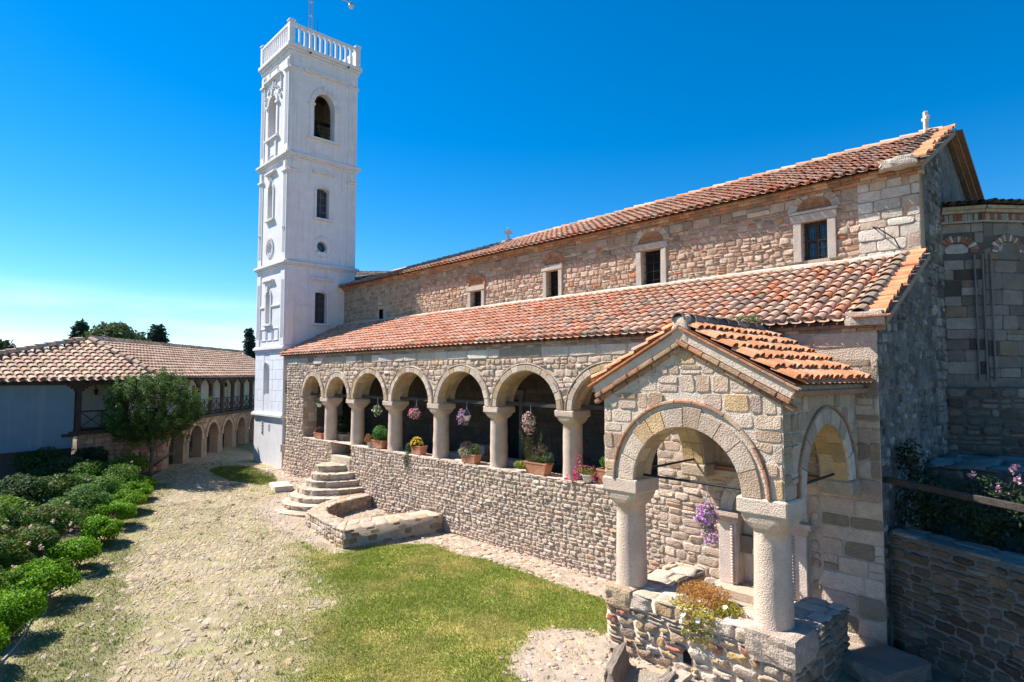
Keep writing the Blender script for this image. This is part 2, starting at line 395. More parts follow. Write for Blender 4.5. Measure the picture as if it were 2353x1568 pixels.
def wall_open(g, mapf, u0, u1, v0, v1, ops, th, col=(.42, .38, .33), topf=None, back=True, bh=None, nseg=14):
    """wall sheet with openings. ops: dict(c, hw, sill, spring, r) (r = None: flat head at spring). th: reveal depth"""
    topf = topf or (lambda u: np.full(np.shape(u), v1, float))
    us = {u0, u1}
    for o in ops:
        us |= {o['c'] - o['hw'], o['c'] + o['hw']}
        if o.get('r'): us |= {o['c'] - o['hw'] * math.cos(math.pi * i / nseg) for i in range(1, nseg)}
    for e in np.linspace(u0, u1, 2 + int((u1 - u0) / 1.0)): us.add(float(e))
    us = sorted(us); us = [u for i, u in enumerate(us) if i == 0 or u - us[i - 1] > 1e-4]
    def head(o, u):
        if not o.get('r'): return o['spring']
        k = min(1, abs(u - o['c']) / o['hw']); return o['spring'] + o['r'] * math.sqrt(max(0, 1 - k * k))
    for a, b in zip(us[:-1], us[1:]):
        m = (a + b) / 2; segs = []; cur = None
        lo = [v0, v0]
        for o in sorted([o for o in ops if abs(m - o['c']) < o['hw']], key=lambda o: o['sill']):
            if o['sill'] > lo[0] + 1e-4: segs.append((lo[0], lo[1], o['sill'], o['sill']))
            lo = [head(o, a), head(o, b)]
        ta, tb = float(topf(np.array(a))), float(topf(np.array(b)))
        segs.append((lo[0], lo[1], ta, tb))
        for p in segs:
            for hh in ((0, 1) if back else (0,)):
                h = -th * hh
                V = [mapf(a, p[0], h), mapf(b, p[1], h), mapf(b, p[3], h), mapf(a, p[2], h)]
                g.add(V, [(0, 1, 2, 3)] if hh == 0 else [(3, 2, 1, 0)], None, col)
    for o in ops:
        pts = []
        L_, R_ = o['c'] - o['hw'], o['c'] + o['hw']
        pts.append((L_, o['sill'])); pts.append((L_, o['spring']))
        if o.get('r'):
            for i in range(1, nseg): pts.append((o['c'] - o['hw'] * math.cos(math.pi * i / nseg), o['spring'] + o['r'] * math.sin(math.pi * i / nseg)))
        pts.append((R_, o['spring'])); pts.append((R_, o['sill']))
        if not o.get('nosill'): pts.append((L_, o['sill']))
        for p, q in zip(pts[:-1], pts[1:]):
            V = [mapf(p[0], p[1], 0), mapf(q[0], q[1], 0), mapf(q[0], q[1], -th), mapf(p[0], p[1], -th)]
            g.add(V, [(0, 1, 2, 3)], None, np.array(col) * o.get('tone', 1))

def arch_ring(g, mapf, uc, vs, r0, r1, h0, h1, pal, n=13, kv=1.0, a0=0.0, a1=math.pi, gap=.012, jr=.02):
    """voussoirs: separate wedge stones round an arch, h0..h1 proud, running back to -depth at h0"""
    edges = np.cumsum(rng.uniform(.75, 1.25, n)); edges = np.concatenate([[0], edges]) / edges[-1] * (a1 - a0) + a0
    cols = pick(pal, n)
    for i in range(n):
        s0, s1 = edges[i] + gap / r0 / 2, edges[i + 1] - gap / r0 / 2
        rr1 = r1 + rng.uniform(-jr, jr); hh = h1 + rng.uniform(-.006, .006)
        an = np.linspace(s0, s1, 4); V = []
        for (rr, hz) in ((r0, h0), (r0 + .004, hh - .01), (r0 + .015, hh), (rr1 - .012, hh), (rr1, hh - .012), (rr1, h0)):
            V.append(mapf(uc - rr * np.cos(an), vs + rr * np.sin(an) * kv, np.full(4, hz)))
        V = np.concatenate(V); q = [(r * 4 + j, r * 4 + j + 1, (r + 1) * 4 + j + 1, (r + 1) * 4 + j) for r in range(5) for j in range(3)]
        ng = [[r * 4 for r in range(6)], [r * 4 + 3 for r in range(6)][::-1]]
        g.add(V, q, None, cols[i], ng)
    return g

# ---------------------------------------------------------------- roof tiles
P_TILE_NEW = [((.62, .30, .19), 5), ((.63, .36, .25), 4), ((.60, .24, .13), 2), ((.61, .40, .29), 2), ((.54, .29, .19), .8)]
P_TILE_OLD = [((.59, .34, .23), 4), ((.55, .38, .275), 4), ((.52, .345, .25), 3), ((.60, .26, .14), 1.6), ((.46, .33, .255), 1.3), ((.32, .24, .185), .5)]
P_TILE_TAN = [((.54, .37, .26), 5), ((.50, .31, .22), 3), ((.56, .40, .28), 3), ((.46, .29, .2), 1.5), ((.4, .25, .18), .5)]
def tiles(g, O, A, U, Nn, na, nu, sa, su, r0=.085, r1=.068, pal=None, palf=None, inside=None, lift=.03, th=.014, chan=True, jit=1.0, seg=7, fill=None):
    """barrel tiles: columns along A (na, spacing sa), courses up U (nu, spacing su); fill = colour of a mortar plug in the lowest course"""
    O, A, U, Nn = [np.array(x, float) for x in (O, A, U, Nn)]
    i, j = np.meshgrid(np.arange(na), np.arange(nu), indexing='ij'); i = i.ravel(); j = j.ravel()
    a = (i + .5) * sa; u = j * su
    if inside is not None:
        k = inside(a, u + su / 2); i, j, a, u = i[k], j[k], a[k], u[k]
    K = len(a)
    if K == 0: return
    ang = np.linspace(0, math.pi, seg); ca, sn = -np.cos(ang), np.sin(ang) * .78
    LT = su * 1.12
    def inst(tm, colr, da, du, dn, yaw):
        lx, ly, lz = tm[:, 0], tm[:, 1], tm[:, 2]
        X = lx[None] * np.cos(yaw)[:, None] - ly[None] * np.sin(yaw)[:, None] + da[:, None]
        Y = lx[None] * np.sin(yaw)[:, None] + ly[None] * np.cos(yaw)[:, None] + du[:, None]
        Z = lz[None] + dn[:, None]
        V = O + X[..., None] * A + Y[..., None] * U + Z[..., None] * Nn
        return V
    c0 = pick(pal, K) if palf is None else palf(a, u)
    tm = np.concatenate([np.stack([ca * r0, np.zeros(seg), sn * r0 + lift], 1), np.stack([ca * r1, np.full(seg, LT), sn * r1], 1),
                         np.stack([ca * (r0 - th), np.zeros(seg), sn * (r0 - th) + lift], 1), np.stack([ca * (r1 - th), np.full(seg, LT), sn * (r1 - th)], 1)])
    s = np.arange(seg - 1)
    q = np.concatenate([np.stack([s, s + 1, seg + s + 1, seg + s], 1), np.stack([s + 1, s, 2 * seg + s, 2 * seg + s + 1], 1),
                        np.stack([2 * seg + s + 1, 2 * seg + s, 3 * seg + s, 3 * seg + s + 1], 1)])
    V = inst(tm, None, a + rng.normal(0, .007 * jit, K), u + rng.normal(0, .012 * jit, K), rng.normal(0, .005 * jit, K), rng.normal(0, .022 * jit, K))
    shade = np.concatenate([np.full(seg, .82), np.full(seg, 1.0), np.full(seg, .55), np.full(seg, .6)])
    shade = np.ones(4 * seg)
    C = c0[:, None, :] * shade[None, :, None] * rng.uniform(.93, 1.07, (K, 4 * seg, 1))
    off = (np.arange(K) * 4 * seg)[:, None, None]
    g.add(V.reshape(-1, 3), (q[None] + off).reshape(-1, 4), None, C.reshape(-1, 3))
    if fill is not None:
        k = j == 0
        tf = np.concatenate([np.stack([ca * (r0 - .008), np.full(seg, .02), sn * (r0 - .008) + lift], 1), [[0, .005, .02]]])
        Vf = inst(tf, None, a[k], u[k], np.zeros(k.sum()), np.zeros(k.sum()))
        tt = np.stack([s + 1, s, np.full(seg - 1, seg)], 1); of = (np.arange(k.sum()) * (seg + 1))[:, None, None]
        g.add(Vf.reshape(-1, 3), None, (tt[None] + of).reshape(-1, 3), np.repeat(pick(fill, k.sum()), seg + 1, 0))
    if chan:
        an = np.linspace(math.pi, 2 * math.pi, 5); cc, ss = np.cos(an), np.sin(an); rc = sa / 2 * .95
        tc_ = np.concatenate([np.stack([cc * rc, np.zeros(5), ss * .04 + .055 + .025], 1), np.stack([cc * rc, np.full(5, LT), ss * .04 + .05], 1)])
        qc = np.stack([np.arange(4), np.arange(4) + 1, 5 + np.arange(4) + 1, 5 + np.arange(4)], 1)
        Vc = inst(tc_, None, a + sa / 2, u - su * .3, np.full(K, -.028), rng.normal(0, .01, K))
        g.add(Vc.reshape(-1, 3), (qc[None] + (np.arange(K) * 10)[:, None, None]).reshape(-1, 4), None, np.repeat(c0, 10, 0))

def ridge_tiles(g, p0, p1, sp=.36, r=.11, pal=P_TILE_OLD, seg=7, flip=False, wid=1.0):
    p0 = np.array(p0, float); p1 = np.array(p1, float); d = p1 - p0; Ln = np.linalg.norm(d); d /= Ln
    n = max(1, int(Ln / sp)); sx = np.cross(d, [0, 0, 1]); sx /= np.linalg.norm(sx); up = np.cross(sx, d)
    an = np.linspace(-.15, math.pi + .15, seg)
    for k in range(n):
        c = pick(pal, 1)[0]; a = p0 + d * (k * sp); b = a + d * sp * 1.15; V = []
        ra, rb = (r, r * .86) if not flip else (r * .86, r); la, lb = (.03, 0) if not flip else (0, .03)
        for (p, rr, li) in ((a, ra, la), (b, rb, lb)):
            V.append(p + np.cos(an)[:, None] * rr * wid * sx + (np.sin(an)[:, None] * rr + li) * up)
        for (p, rr, li) in ((a, ra - .016, la), (b, rb - .016, lb)):
            V.append(p + np.cos(an)[:, None] * rr * wid * sx + (np.sin(an)[:, None] * rr + li) * up)
        V = np.concatenate(V) + rng.normal(0, .004, 3); s = np.arange(seg - 1)
        q = np.concatenate([np.stack([s, s + 1, seg + s + 1, seg + s], 1), np.stack([s + 1, s, 2 * seg + s, 2 * seg + s + 1], 1),
                            np.stack([seg + s, seg + s + 1, 3 * seg + s + 1, 3 * seg + s], 1)])
        g.add(V, q, None, c * rng.uniform(.9, 1.1))

# ---------------------------------------------------------------- foliage
def leaves(g, P, size, col, nrm=None, up=.3, asp=.5, fold=.25):
    """leaf cards: P (K,3), col (K,3), nrm preferred facing (K,3)"""
    K = len(P); size = np.broadcast_to(size, (K,))
    n = rng.normal(0, 1, (K, 3)) if nrm is None else nrm + rng.normal(0, .55, (K, 3))
    n[:, 2] += up; n /= np.linalg.norm(n, axis=1)[:, None] + 1e-9
    t = np.cross(n, rng.normal(0, 1, (K, 3))); t /= np.linalg.norm(t, axis=1)[:, None] + 1e-9; b = np.cross(n, t)
    s = size[:, None]
    V = np.stack([P - t * s * .5, P + b * s * asp * .5 - n * s * fold * .3, P + t * s * .5, P - b * s * asp * .5 - n * s * fold * .3], 1)
    off = (np.arange(K) * 4)[:, None, None]; tt = np.array([[0, 1, 2], [0, 2, 3]])
    g.add(V.reshape(-1, 3), None, (tt[None] + off).reshape(-1, 3), np.repeat(col, 4, 0))

def blob(n, c, rad, shell=.55):
    """points in an ellipsoid, denser near the surface; returns points and outward normals"""
    d = rng.normal(0, 1, (n, 3)); d /= np.linalg.norm(d, axis=1)[:, None]
    r = shell + (1 - shell) * rng.random(n) ** .6
    return np.array(c) + d * np.array(rad) * r[:, None], d

def flowers(g, P, size, pal, nrm=None):
    K = len(P); n = rng.normal(0, .6, (K, 3)) if nrm is None else nrm + rng.normal(0, .4, (K, 3))
    n[:, 2] += .3; n /= np.linalg.norm(n, axis=1)[:, None]
    t = np.cross(n, [.3, .5, .8]); t /= np.linalg.norm(t, axis=1)[:, None]; b = np.cross(n, t)
    a = np.arange(10) * 2 * math.pi / 10; rr = np.where(np.arange(10) % 2 == 0, 1.0, .72)
    s = np.broadcast_to(size, (K,))[:, None, None] * .5
    ring = P[:, None] + s * rr[None, :, None] * (np.cos(a)[None, :, None] * t[:, None] + np.sin(a)[None, :, None] * b[:, None]) + .25 * s * n[:, None]
    V = np.concatenate([ring, P[:, None]], 1); tt = np.stack([np.arange(10), (np.arange(10) + 1) % 10, np.full(10, 10)], 1)
    c = pick(pal, K); C = np.repeat(c[:, None], 11, 1)
    g.add(V.reshape(-1, 3), None, (tt[None] + (np.arange(K) * 11)[:, None, None]).reshape(-1, 3), C.reshape(-1, 3))

def lcol(base, n, var=.25):
    b = np.array(base, float) * 1.05; return b * rng.uniform(1 - var, 1 + var, (n, 1)) * (1 + rng.normal(0, .06, (n, 3)))

# ================================================================= GROUND
def sstep(x, a, b):
    t = np.clip((np.asarray(x, float) - a) / (b - a), 0, 1); return t * t * (3 - 2 * t)
def gz(x, y):
    x = np.asarray(x, float); y = np.asarray(y, float)
    z = .55 * sstep(-x, 15, 30) + .1 * sstep(-x, 30, 42)
    z = z + .22 * sstep(x, -8, -4) * sstep(y, 5, 8.5)
    return z
def in_poly(x, y, P):
    x = np.asarray(x); y = np.asarray(y); r = np.zeros(x.shape, bool); n = len(P)
    for i in range(n):
        x1, y1 = P[i]; x2, y2 = P[(i + 1) % n]
        c = ((y1 > y) != (y2 > y)) & (x < (x2 - x1) * (y - y1) / (y2 - y1 + 1e-12) + x1); r ^= c
    return r
def edge_line(x):   # southern edge of the path along the flower bed (y as a function of x)
    return np.interp(x, [-34, -29, -22.5, -17.6, -13.4, -10, -4], [9.2, 6.9, 4.15, 2.35, 1.0, -.1, -2.0])
def lawn_mask(x, y):
    """1 on the green lawn in front of the arcade, fading to the path"""
    d1 = sstep((x + 16.3) * .447 + (y - 8) * .894 + 2.4 * (fbm(x, y, 1.5, 5) - .5), -1.3, 1.3)      # fades towards the cobbles
    wall = sstep(y + .5 * (fbm(x, y, .9, 9) - .5), 11.05, 10.75)
    wall2 = sstep(y - np.interp(x, [-16, -14.2, -11, -8, -7], [8.5, 10.3, 10.55, 10.35, 10.0]) + .5 * (fbm(x, y, .8, 9) - .5), .12, -.12)
    bare = np.hypot((x + 5.6) / 2.35, (y - 8.0) / 1.55) + .5 * (fbm(x, y, .7, 11) - .5)
    b = sstep(bare, .92, 1.1)
    ba = 1 - sstep(x, -15.0, -15.4) * sstep(y, 7.6, 8.0)
    return d1 * wall * wall2 * b * ba
def strip_mask(x, y):
    e = y - edge_line(x); w = .9 + 1.1 * sstep(x, -22, -11) + 1.2 * (fbm(x, y, 1.2, 21) - .5)
    return sstep(e, .12, .35) * sstep(e, w + .5, w - .2) * (x > -27)
def patch_mask(x, y):
    a = np.hypot((x + 27.2) / 2.6, (y - 9.9) / 1.05) + .35 * (fbm(x, y, .9, 31) - .5); return sstep(a, 1.05, .85)

gx = np.concatenate([[-4000, -1500, -600, -300, -160, -100, -70, -55, -48], np.arange(-43, -30, .12), np.arange(-30, -16, .075), np.arange(-16, 1.0, .05), [1, 2, 4, 8, 20, 60, 200, 800, 4000]])
gy = np.concatenate([[-4000, -1500, -500, -150, -50, -20, -10, -6, -4], np.arange(-3, 12.2, .06), [12.3, 13, 14, 16, 20, 30, 60, 150, 500, 1500, 4000]])
X, Y = np.meshgrid(gx, gy, indexing='ij'); near = (X > -44) & (X < 2) & (Y > -4) & (Y < 13)
Z = gz(X, Y) + np.where(near, .05 * (fbm(X, Y, 1.3, 2) - .5) + .016 * (fbm(X, Y, .35, 4) - .5), 0)
c_straw = np.array([.385, .32, .19]); c_soil = np.array([.13, .095, .07]); c_dirt = np.array([.43, .345, .275]); c_green = np.array([.25, .25, .07]); c_strip = np.array([.17, .18, .065])
lm = lawn_mask(X, Y)[..., None]; sm = strip_mask(X, Y)[..., None]; pm = patch_mask(X, Y)[..., None]
f1 = fbm(X, Y, .9, 6)[..., None]; f2 = fbm(X, Y, .22, 8)[..., None]
C = c_straw * (.8 + .4 * f1) * (.85 + .3 * f2)
green_in = sstep(f1 + .5 * (f2 - .5), .52, .7) * .5
C = C * (1 - green_in) + np.array([.27, .275, .11]) * green_in
bed = sstep(edge_line(X) - Y, -.05, .12)[..., None]
dirtm = np.maximum((sstep(Y, 9.9, 10.5) * sstep(X, -15.5, -14.5))[..., None], sstep(np.hypot((X + 5.6) / 2.7, (Y - 8.0) / 1.9), 1.1, .9)[..., None])
dirtm = np.maximum(dirtm, (sstep(np.hypot((X + 18.4) / 4.6, (Y - 10.2) / 2.5), 1.08, .92))[..., None])
dirtm = np.maximum(dirtm, (sstep(X, -29, -27) * sstep(-X, 22, 24) * sstep(Y, 9.9, 11))[..., None])
C = C * (1 - dirtm) + c_dirt * (.85 + .3 * f2) * dirtm
gmul = (.75 + .5 * f1)
C = C * (1 - lm) + (c_green * gmul + np.array([.19, .13, .05]) * sstep(f1, .5, .75)) * lm
C = C * (1 - .75 * sm) + c_strip * gmul * .75 * sm  # green grass strip along the flower bed
C = C * (1 - .8 * pm) + np.array([.2, .22, .06]) * gmul * .8 * pm
C = C * (1 - bed) + c_soil * (.7 + .6 * f2) * bed
east = (sstep(X, -3.6, -3.2))[..., None]
C = C * (1 - east) + np.array([.22, .19, .16]) * (.7 + .6 * f2) * east
C = np.where(near[..., None], C, np.array([.2, .19, .1]))
nx, ny = X.shape
ii = np.arange(nx * ny).reshape(nx, ny)
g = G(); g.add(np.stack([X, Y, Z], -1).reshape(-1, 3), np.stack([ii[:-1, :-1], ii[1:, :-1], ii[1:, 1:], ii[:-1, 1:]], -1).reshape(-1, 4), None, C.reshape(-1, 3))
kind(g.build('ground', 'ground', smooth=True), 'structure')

def ground_pt(x, y, h=0):
    x = np.asarray(x, float); y = np.asarray(y, float)
    z = gz(x, y) + .05 * (fbm(x, y, 1.3, 2) - .5) + .016 * (fbm(x, y, .35, 4) - .5)
    return np.stack([x, y, z + h], -1)

# worn cobbles of the path, set in the earth
P_COB = [((.39, .335, .255), 4), ((.42, .355, .265), 4), ((.335, .3, .255), 2.5), ((.39, .32, .2), 2), ((.46, .405, .325), 1.2)]
ang = R(-28); ca_, sa_ = math.cos(ang), math.sin(ang)
def path_map(u, v, h):
    x = u * ca_ - v * sa_; y = u * sa_ + v * ca_; return ground_pt(x, y, np.asarray(h) - .003)
def path_keep(u, v):
    x = u * ca_ - v * sa_; y = u * sa_ + v * ca_
    e = y - edge_line(x)
    on = (e > .3) & (y < 11.3) & (x < -4) & (x > -38)
    pr = .95 * (1 - np.clip(lawn_mask(x, y) * 1.4, 0, 1)) * (1 - .7 * strip_mask(x, y)) * (1 - .9 * patch_mask(x, y)) * (.6 + .5 * sstep(fbm(x, y, 1.6, 41), .35, .7))
    return on & (rng.random(len(u)) < pr)
g = G()
masonry(g, path_map, -42, 3, -20, 16, (.08, .2), (.1, .34), .017, P_COB, .024, keep=path_keep, pw=.55, wav=.35, n=8, split=.3)
kind(g.build('path', 'rubble', smooth=True), 'structure')
# stone edging along the foot of the arcade wall
g = G()
def foot_keep(u, v): return (fbm(u, v, .8, 51) > .38) & ((u > -15.0) | (u < -22.5))
masonry(g, lambda u, v, h: ground_pt(u, v, np.asarray(h) + .0), -28, -6.8, 10.45, 11.6, (.14, .26), (.15, .4), .03, [((.47, .40, .33), 3), ((.42, .34, .27), 2)], .02, keep=foot_keep, pw=.7, wav=.04)
kind(g.build('pavement', 'rubble', smooth=True), 'structure')

def blades(g, x, y, hgt, wid, col):
    K = len(x); P = ground_pt(x, y); a = rng.uniform(0, 2 * math.pi, K); t = np.stack([np.cos(a), np.sin(a), np.zeros(K)], 1)
    ln = rng.normal(0, .5, (K, 2)) * hgt[:, None]
    top = P + np.stack([ln[:, 0], ln[:, 1], hgt], 1)
    V = np.stack([P - t * wid[:, None], P + t * wid[:, None], top], 1)
    g.add(V.reshape(-1, 3), None, np.arange(K * 3).reshape(K, 3), np.repeat(col, 3, 0))
def scatter(n, x0, x1, y0, y1, mask):
    x = rng.uniform(x0, x1, n); y = rng.uniform(y0, y1, n); k = rng.random(n) < mask(x, y); return x[k], y[k]
g = G()
x, y = scatter(380000, -18, -4.5, 1.5, 11, lawn_mask); K = len(x)
f = fbm(x, y, 1.1, 61)[:, None]; mixd = sstep(f + .5 * (fbm(x, y, .35, 66)[:, None] - .5) + rng.normal(0, .12, (K, 1)), .42, .72) * .8
col = np.array([.23, .30, .04]) * (1 - mixd) + np.array([.56, .45, .17]) * mixd
blades(g, x, y, rng.uniform(.02, .055, K), rng.uniform(.004, .009, K), col * rng.uniform(.75, 1.3, (K, 1)))
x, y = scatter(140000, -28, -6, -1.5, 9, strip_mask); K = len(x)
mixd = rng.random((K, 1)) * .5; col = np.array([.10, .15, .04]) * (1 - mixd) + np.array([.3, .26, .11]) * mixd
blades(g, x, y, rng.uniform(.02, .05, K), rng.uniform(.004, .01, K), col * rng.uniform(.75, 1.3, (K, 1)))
x, y = scatter(30000, -30.5, -24, 8.5, 11.4, patch_mask); K = len(x)
col = np.array([.17, .21, .045]) * rng.uniform(.7, 1.4, (K, 1))
blades(g, x, y, rng.uniform(.03, .08, K), rng.uniform(.006, .014, K), col)
kind(g.build('grass', 'grass'), 'stuff')
g = G()   # bleached straw and odd green tufts between the cobbles
x, y = scatter(150000, -32, -5, .2, 10.5, lambda x, y: (y > edge_line(x) + .35) * (1 - lawn_mask(x, y)) * (1 - sstep(np.hypot((x + 5.6) / 2.6, (y - 8.0) / 1.8), 1.0, .8)) * sstep(fbm(x, y, .7, 71), .3, .62) * (np.hypot((x + 18.4) / 4.4, (y - 10.2) / 2.3) > 1)); K = len(x)
gr = (fbm(x, y, .8, 73) + rng.normal(0, .08, K) > .6)[:, None]
col = np.where(gr, np.array([.22, .235, .08]), np.array([.43, .35, .21])) * rng.uniform(.75, 1.25, (K, 1))
blades(g, x, y, rng.uniform(.012, .04, K), rng.uniform(.004, .009, K), col)
tx, ty = scatter(1500, -31, -5, .3, 10.5, lambda x, y: (y > edge_line(x) + .3) * (1 - .7 * lawn_mask(x, y)) * (.15 + sstep(fbm(x, y, 1.2, 77), .42, .65)))
for cx_, cy_ in zip(tx, ty):      # weeds and tussocks
    k = rng.integers(10, 34); r_ = rng.uniform(.02, .09); gn = rng.random() < .6
    blades(g, cx_ + rng.normal(0, r_, k), cy_ + rng.normal(0, r_, k), rng.uniform(.02, .075, k), rng.uniform(.004, .009, k), np.array([.15, .2, .04] if gn else [.44, .37, .2]) * rng.uniform(.6, 1.3, (k, 1)))
kind(g.build('dry_grass', 'grass'), 'stuff')
g = G(); x, y = scatter(1100, -28, -4.5, -1, 10.8, lambda x, y: (y > edge_line(x) - .1) * (.25 + .75 * strip_mask(x, y))); K = len(x)
leaves(g, ground_pt(x, y, .03), rng.uniform(.04, .09, K), np.array([.5, .4, .22]) * rng.uniform(.5, 1.4, (K, 1)), np.tile([0, 0, 1.], (K, 1)), .6)
kind(g.build('fallen_leaves', 'leaf'), 'stuff')
g = G(); x, y = scatter(900, -16, -3.6, 6.5, 11.3, lambda x, y: 1.0 * (np.hypot((x + 5.6) / 2.6, (y - 8.0) / 1.8) < 1) + .5 * (y > 10.4)); K = len(x)
for cx_, cy_ in zip(x, y):
    s_ = rng.uniform(.012, .05); P_ = ground_pt(np.array([cx_]), np.array([cy_]), 0)[0]; lathe(g, [(s_ * .7, P_[2] - .01), (s_, P_[2] + s_ * .3), (s_ * .5, P_[2] + s_ * .62), (.0, P_[2] + s_ * .66)], P_[0], P_[1], 6, pick([((.5, .42, .35), 3), ((.42, .33, .26), 2), ((.56, .5, .43), 1)], 1)[0], s_ * .12)
kind(g.build('rubble_chips', 'rubble'), 'stuff')

# ================================================================= CHURCH
XE, YA, YN, XW = -3.2, 11.5, 14.6, -27.4
church = thing('church', 'long stone church with red tiled roofs, an arcaded gallery and a round apse', 'church', (-15, 14.5, 0))
MORT = (.50, .44, .37)
def aisle_map(u, v, h):
    u = np.asarray(u, float); v = np.asarray(v, float); h = np.asarray(h, float)
    u, v, h = np.broadcast_arrays(u, v, h)
    h = h + .22 * np.clip(1 - v / 1.7, 0, 1) ** 1.5 * sstep(-u, 24.95, 26.2)
    s = np.clip(-26.5 - u, 0, None); ph = s / .85
    x = np.where(u >= -26.5, u, -26.5 - .85 * np.sin(ph)) - np.sin(ph) * h
    y = np.where(u >= -26.5, YA, YA + .85 - .85 * np.cos(ph)) - np.cos(ph) * h
    return np.stack([x, y, v + 0 * x], -1)
CX = [-23.1, -20.95, -18.35, -15.7, -12.97, -10.2]
ARC = [(-24.17, .84, .86), (-22.02, .83, .82), (-19.65, 1.05, .95), (-17.02, 1.07, .97), (-14.33, 1.11, .98), (-11.58, 1.13, .98), (-8.74, 1.2, .98)]
# parapet
g = G()
wall_open(g, aisle_map, -25.02, -7.52, -.4, 2.12, [dict(c=-21.65, hw=.78, sill=1.6, spring=2.12)], .62, MORT)
for a, b in ((-25.02, -22.43), (-20.87, -7.52)):
    masonry(g, lambda u, v, h: np.stack([u, YA + v, 2.125 + np.asarray(h) * .7], -1), a, b, -.02, .62, (.2, .32), (.3, .7), .03, P_LIGHT, .02, pw=.55, wav=.02)
masonry(g, aisle_map, -25.02, -7.45, -.3, 2.12, (.07, .14), (.11, .32), .036, P_RUB, .03, [('rect', -22.43, -20.87, 1.6, 3), ('rect', -6.0, -4.4, .6, 3)], wav=.05, split=.15, pw=.4)
church_parapet = g.build('parapet_wall', 'rubble', church, smooth=True)
# end piers (full height)
g = G()
sheet(g, aisle_map, np.linspace(-27.83, -25.02, 40), lambda u: np.full(len(u), -.4), lambda u: np.full(len(u), 5.5), 0, MORT, nv=20)
box(g, -25.4, -25.02, YA + .002, YA + .62, 1.6, 5.4, (.4, .36, .3))
masonry(g, lambda u, v, h: np.stack([np.full(np.shape(u), -25.02) + np.asarray(h), YA + u, v + 0 * u], -1), .0, .62, 2.1, 3.85, (.14, .26), (.25, .4), .012, P_PORCH, .012, cut=True, pw=.3)
masonry(g, aisle_map, -27.8, -25.0, -.3, 5.2, (.09, .17), (.12, .34), .036, P_RUB, .03, [('rect', -27.0, -26.86, 3.95, 4.5)], wav=.04, pw=.42)
pier = g.build('west_wall', 'rubble', church, smooth=True)
g = G(); box(g, -27.0, -26.86, 11.5, 11.66, 3.95, 4.5, (.02, .02, .02), M4=np.array([[1, 0, 0, .0], [0, 1, 0, .05], [0, 0, 1, 0], [0, 0, 0, 1.]])); g.build('slit_window', 'dark', church)
# east stretch behind the porch
g = G()
wall_open(g, aisle_map, -7.52, XE, -.4, 5.5, [dict(c=-5.22, hw=.47, sill=.7, spring=2.08, r=.47)], .3, MORT)
box(g, -7.52, -7.2, YA + .002, YA + .62, 2.12, 5.4, (.4, .36, .3))
masonry(g, aisle_map, -7.52, -4.2, -.2, 5.0, (.12, .24), (.2, .5), .03, P_RUB, .014, [('arch', -5.22, 2.08, .86, .5, 1), ('rect', -6.75, -3.6, 2.72, 2.93)], wav=.03, split=.2)
masonry(g, aisle_map, -4.2, XE, -.2, 5.0, (.2, .4), (.35, .75), .02, P_LIGHT + [((.3, .25, .19), 4)], .014, [('rect', -4.25, -4.15, .5, 2.4)], wav=.02, cut=True, pw=.3)
g.build('south_wall', 'rubble', church, smooth=True)
# arcade wall above the columns
g = G()
wall_open(g, aisle_map, -25.02, -7.52, 3.85, 5.5, [dict(c=c, hw=hw, sill=3.84, spring=3.85, r=r, nosill=True) for c, hw, r in ARC], .6, MORT)
av = [('arch', c, 3.85, hw + .235, 3.8, (r + .23) / (hw + .235)) for c, hw, r in ARC]
masonry(g, aisle_map, -25.02, -7.5, 3.85, 5.2, (.12, .21), (.16, .42), .034, P_RUB + [((.5, .385, .25), .8)], .02, av, wav=.03, split=.2, pw=.4)
masonry(g, aisle_map, -27.8, XE, 5.2, 5.47, (.27, .28), (.4, 1.1), .035, [((.60, .55, .49), 4), ((.48, .43, .36), 2), ((.3, .27, .23), 1.2)], .02, cut=True, pw=.25, wav=0, split=.05)
g.build('arcade_wall', 'rubble', church, smooth=True)
for c, hw, r in ARC:
    g = G()
    arch_ring(g, aisle_map, c, 3.85, hw, hw + .185, -.01, .05, P_LIGHT + [((.48, .37, .22), 2), ((.42, .34, .25), 2)], int(9 + hw * 5), (r + .18) / (hw + .185))
    for k in range(3):      # soffit stones behind the face ring
        arch_ring(g, lambda u, v, h: aisle_map(u, v, h), c, 3.85, hw - .012, hw + .01, -.2 * k - .2, -.2 * k - .018, [((.46, .36, .22), 3), ((.50, .41, .28), 3), ((.40, .33, .24), 2)], 9, r / hw)
    g.build('arch', 'ashlar', church)
    g = G()
    arch_ring(g, aisle_map, c, 3.85, hw + .19, hw + .23, -.01, .06, [((.46, .36, .28), 3), ((.42, .25, .17), 1.5), ((.5, .42, .34), 3)], 16, (r + .21) / (hw + .21), gap=.006, jr=.006)
    g.build('arch_hood', 'brick', church)
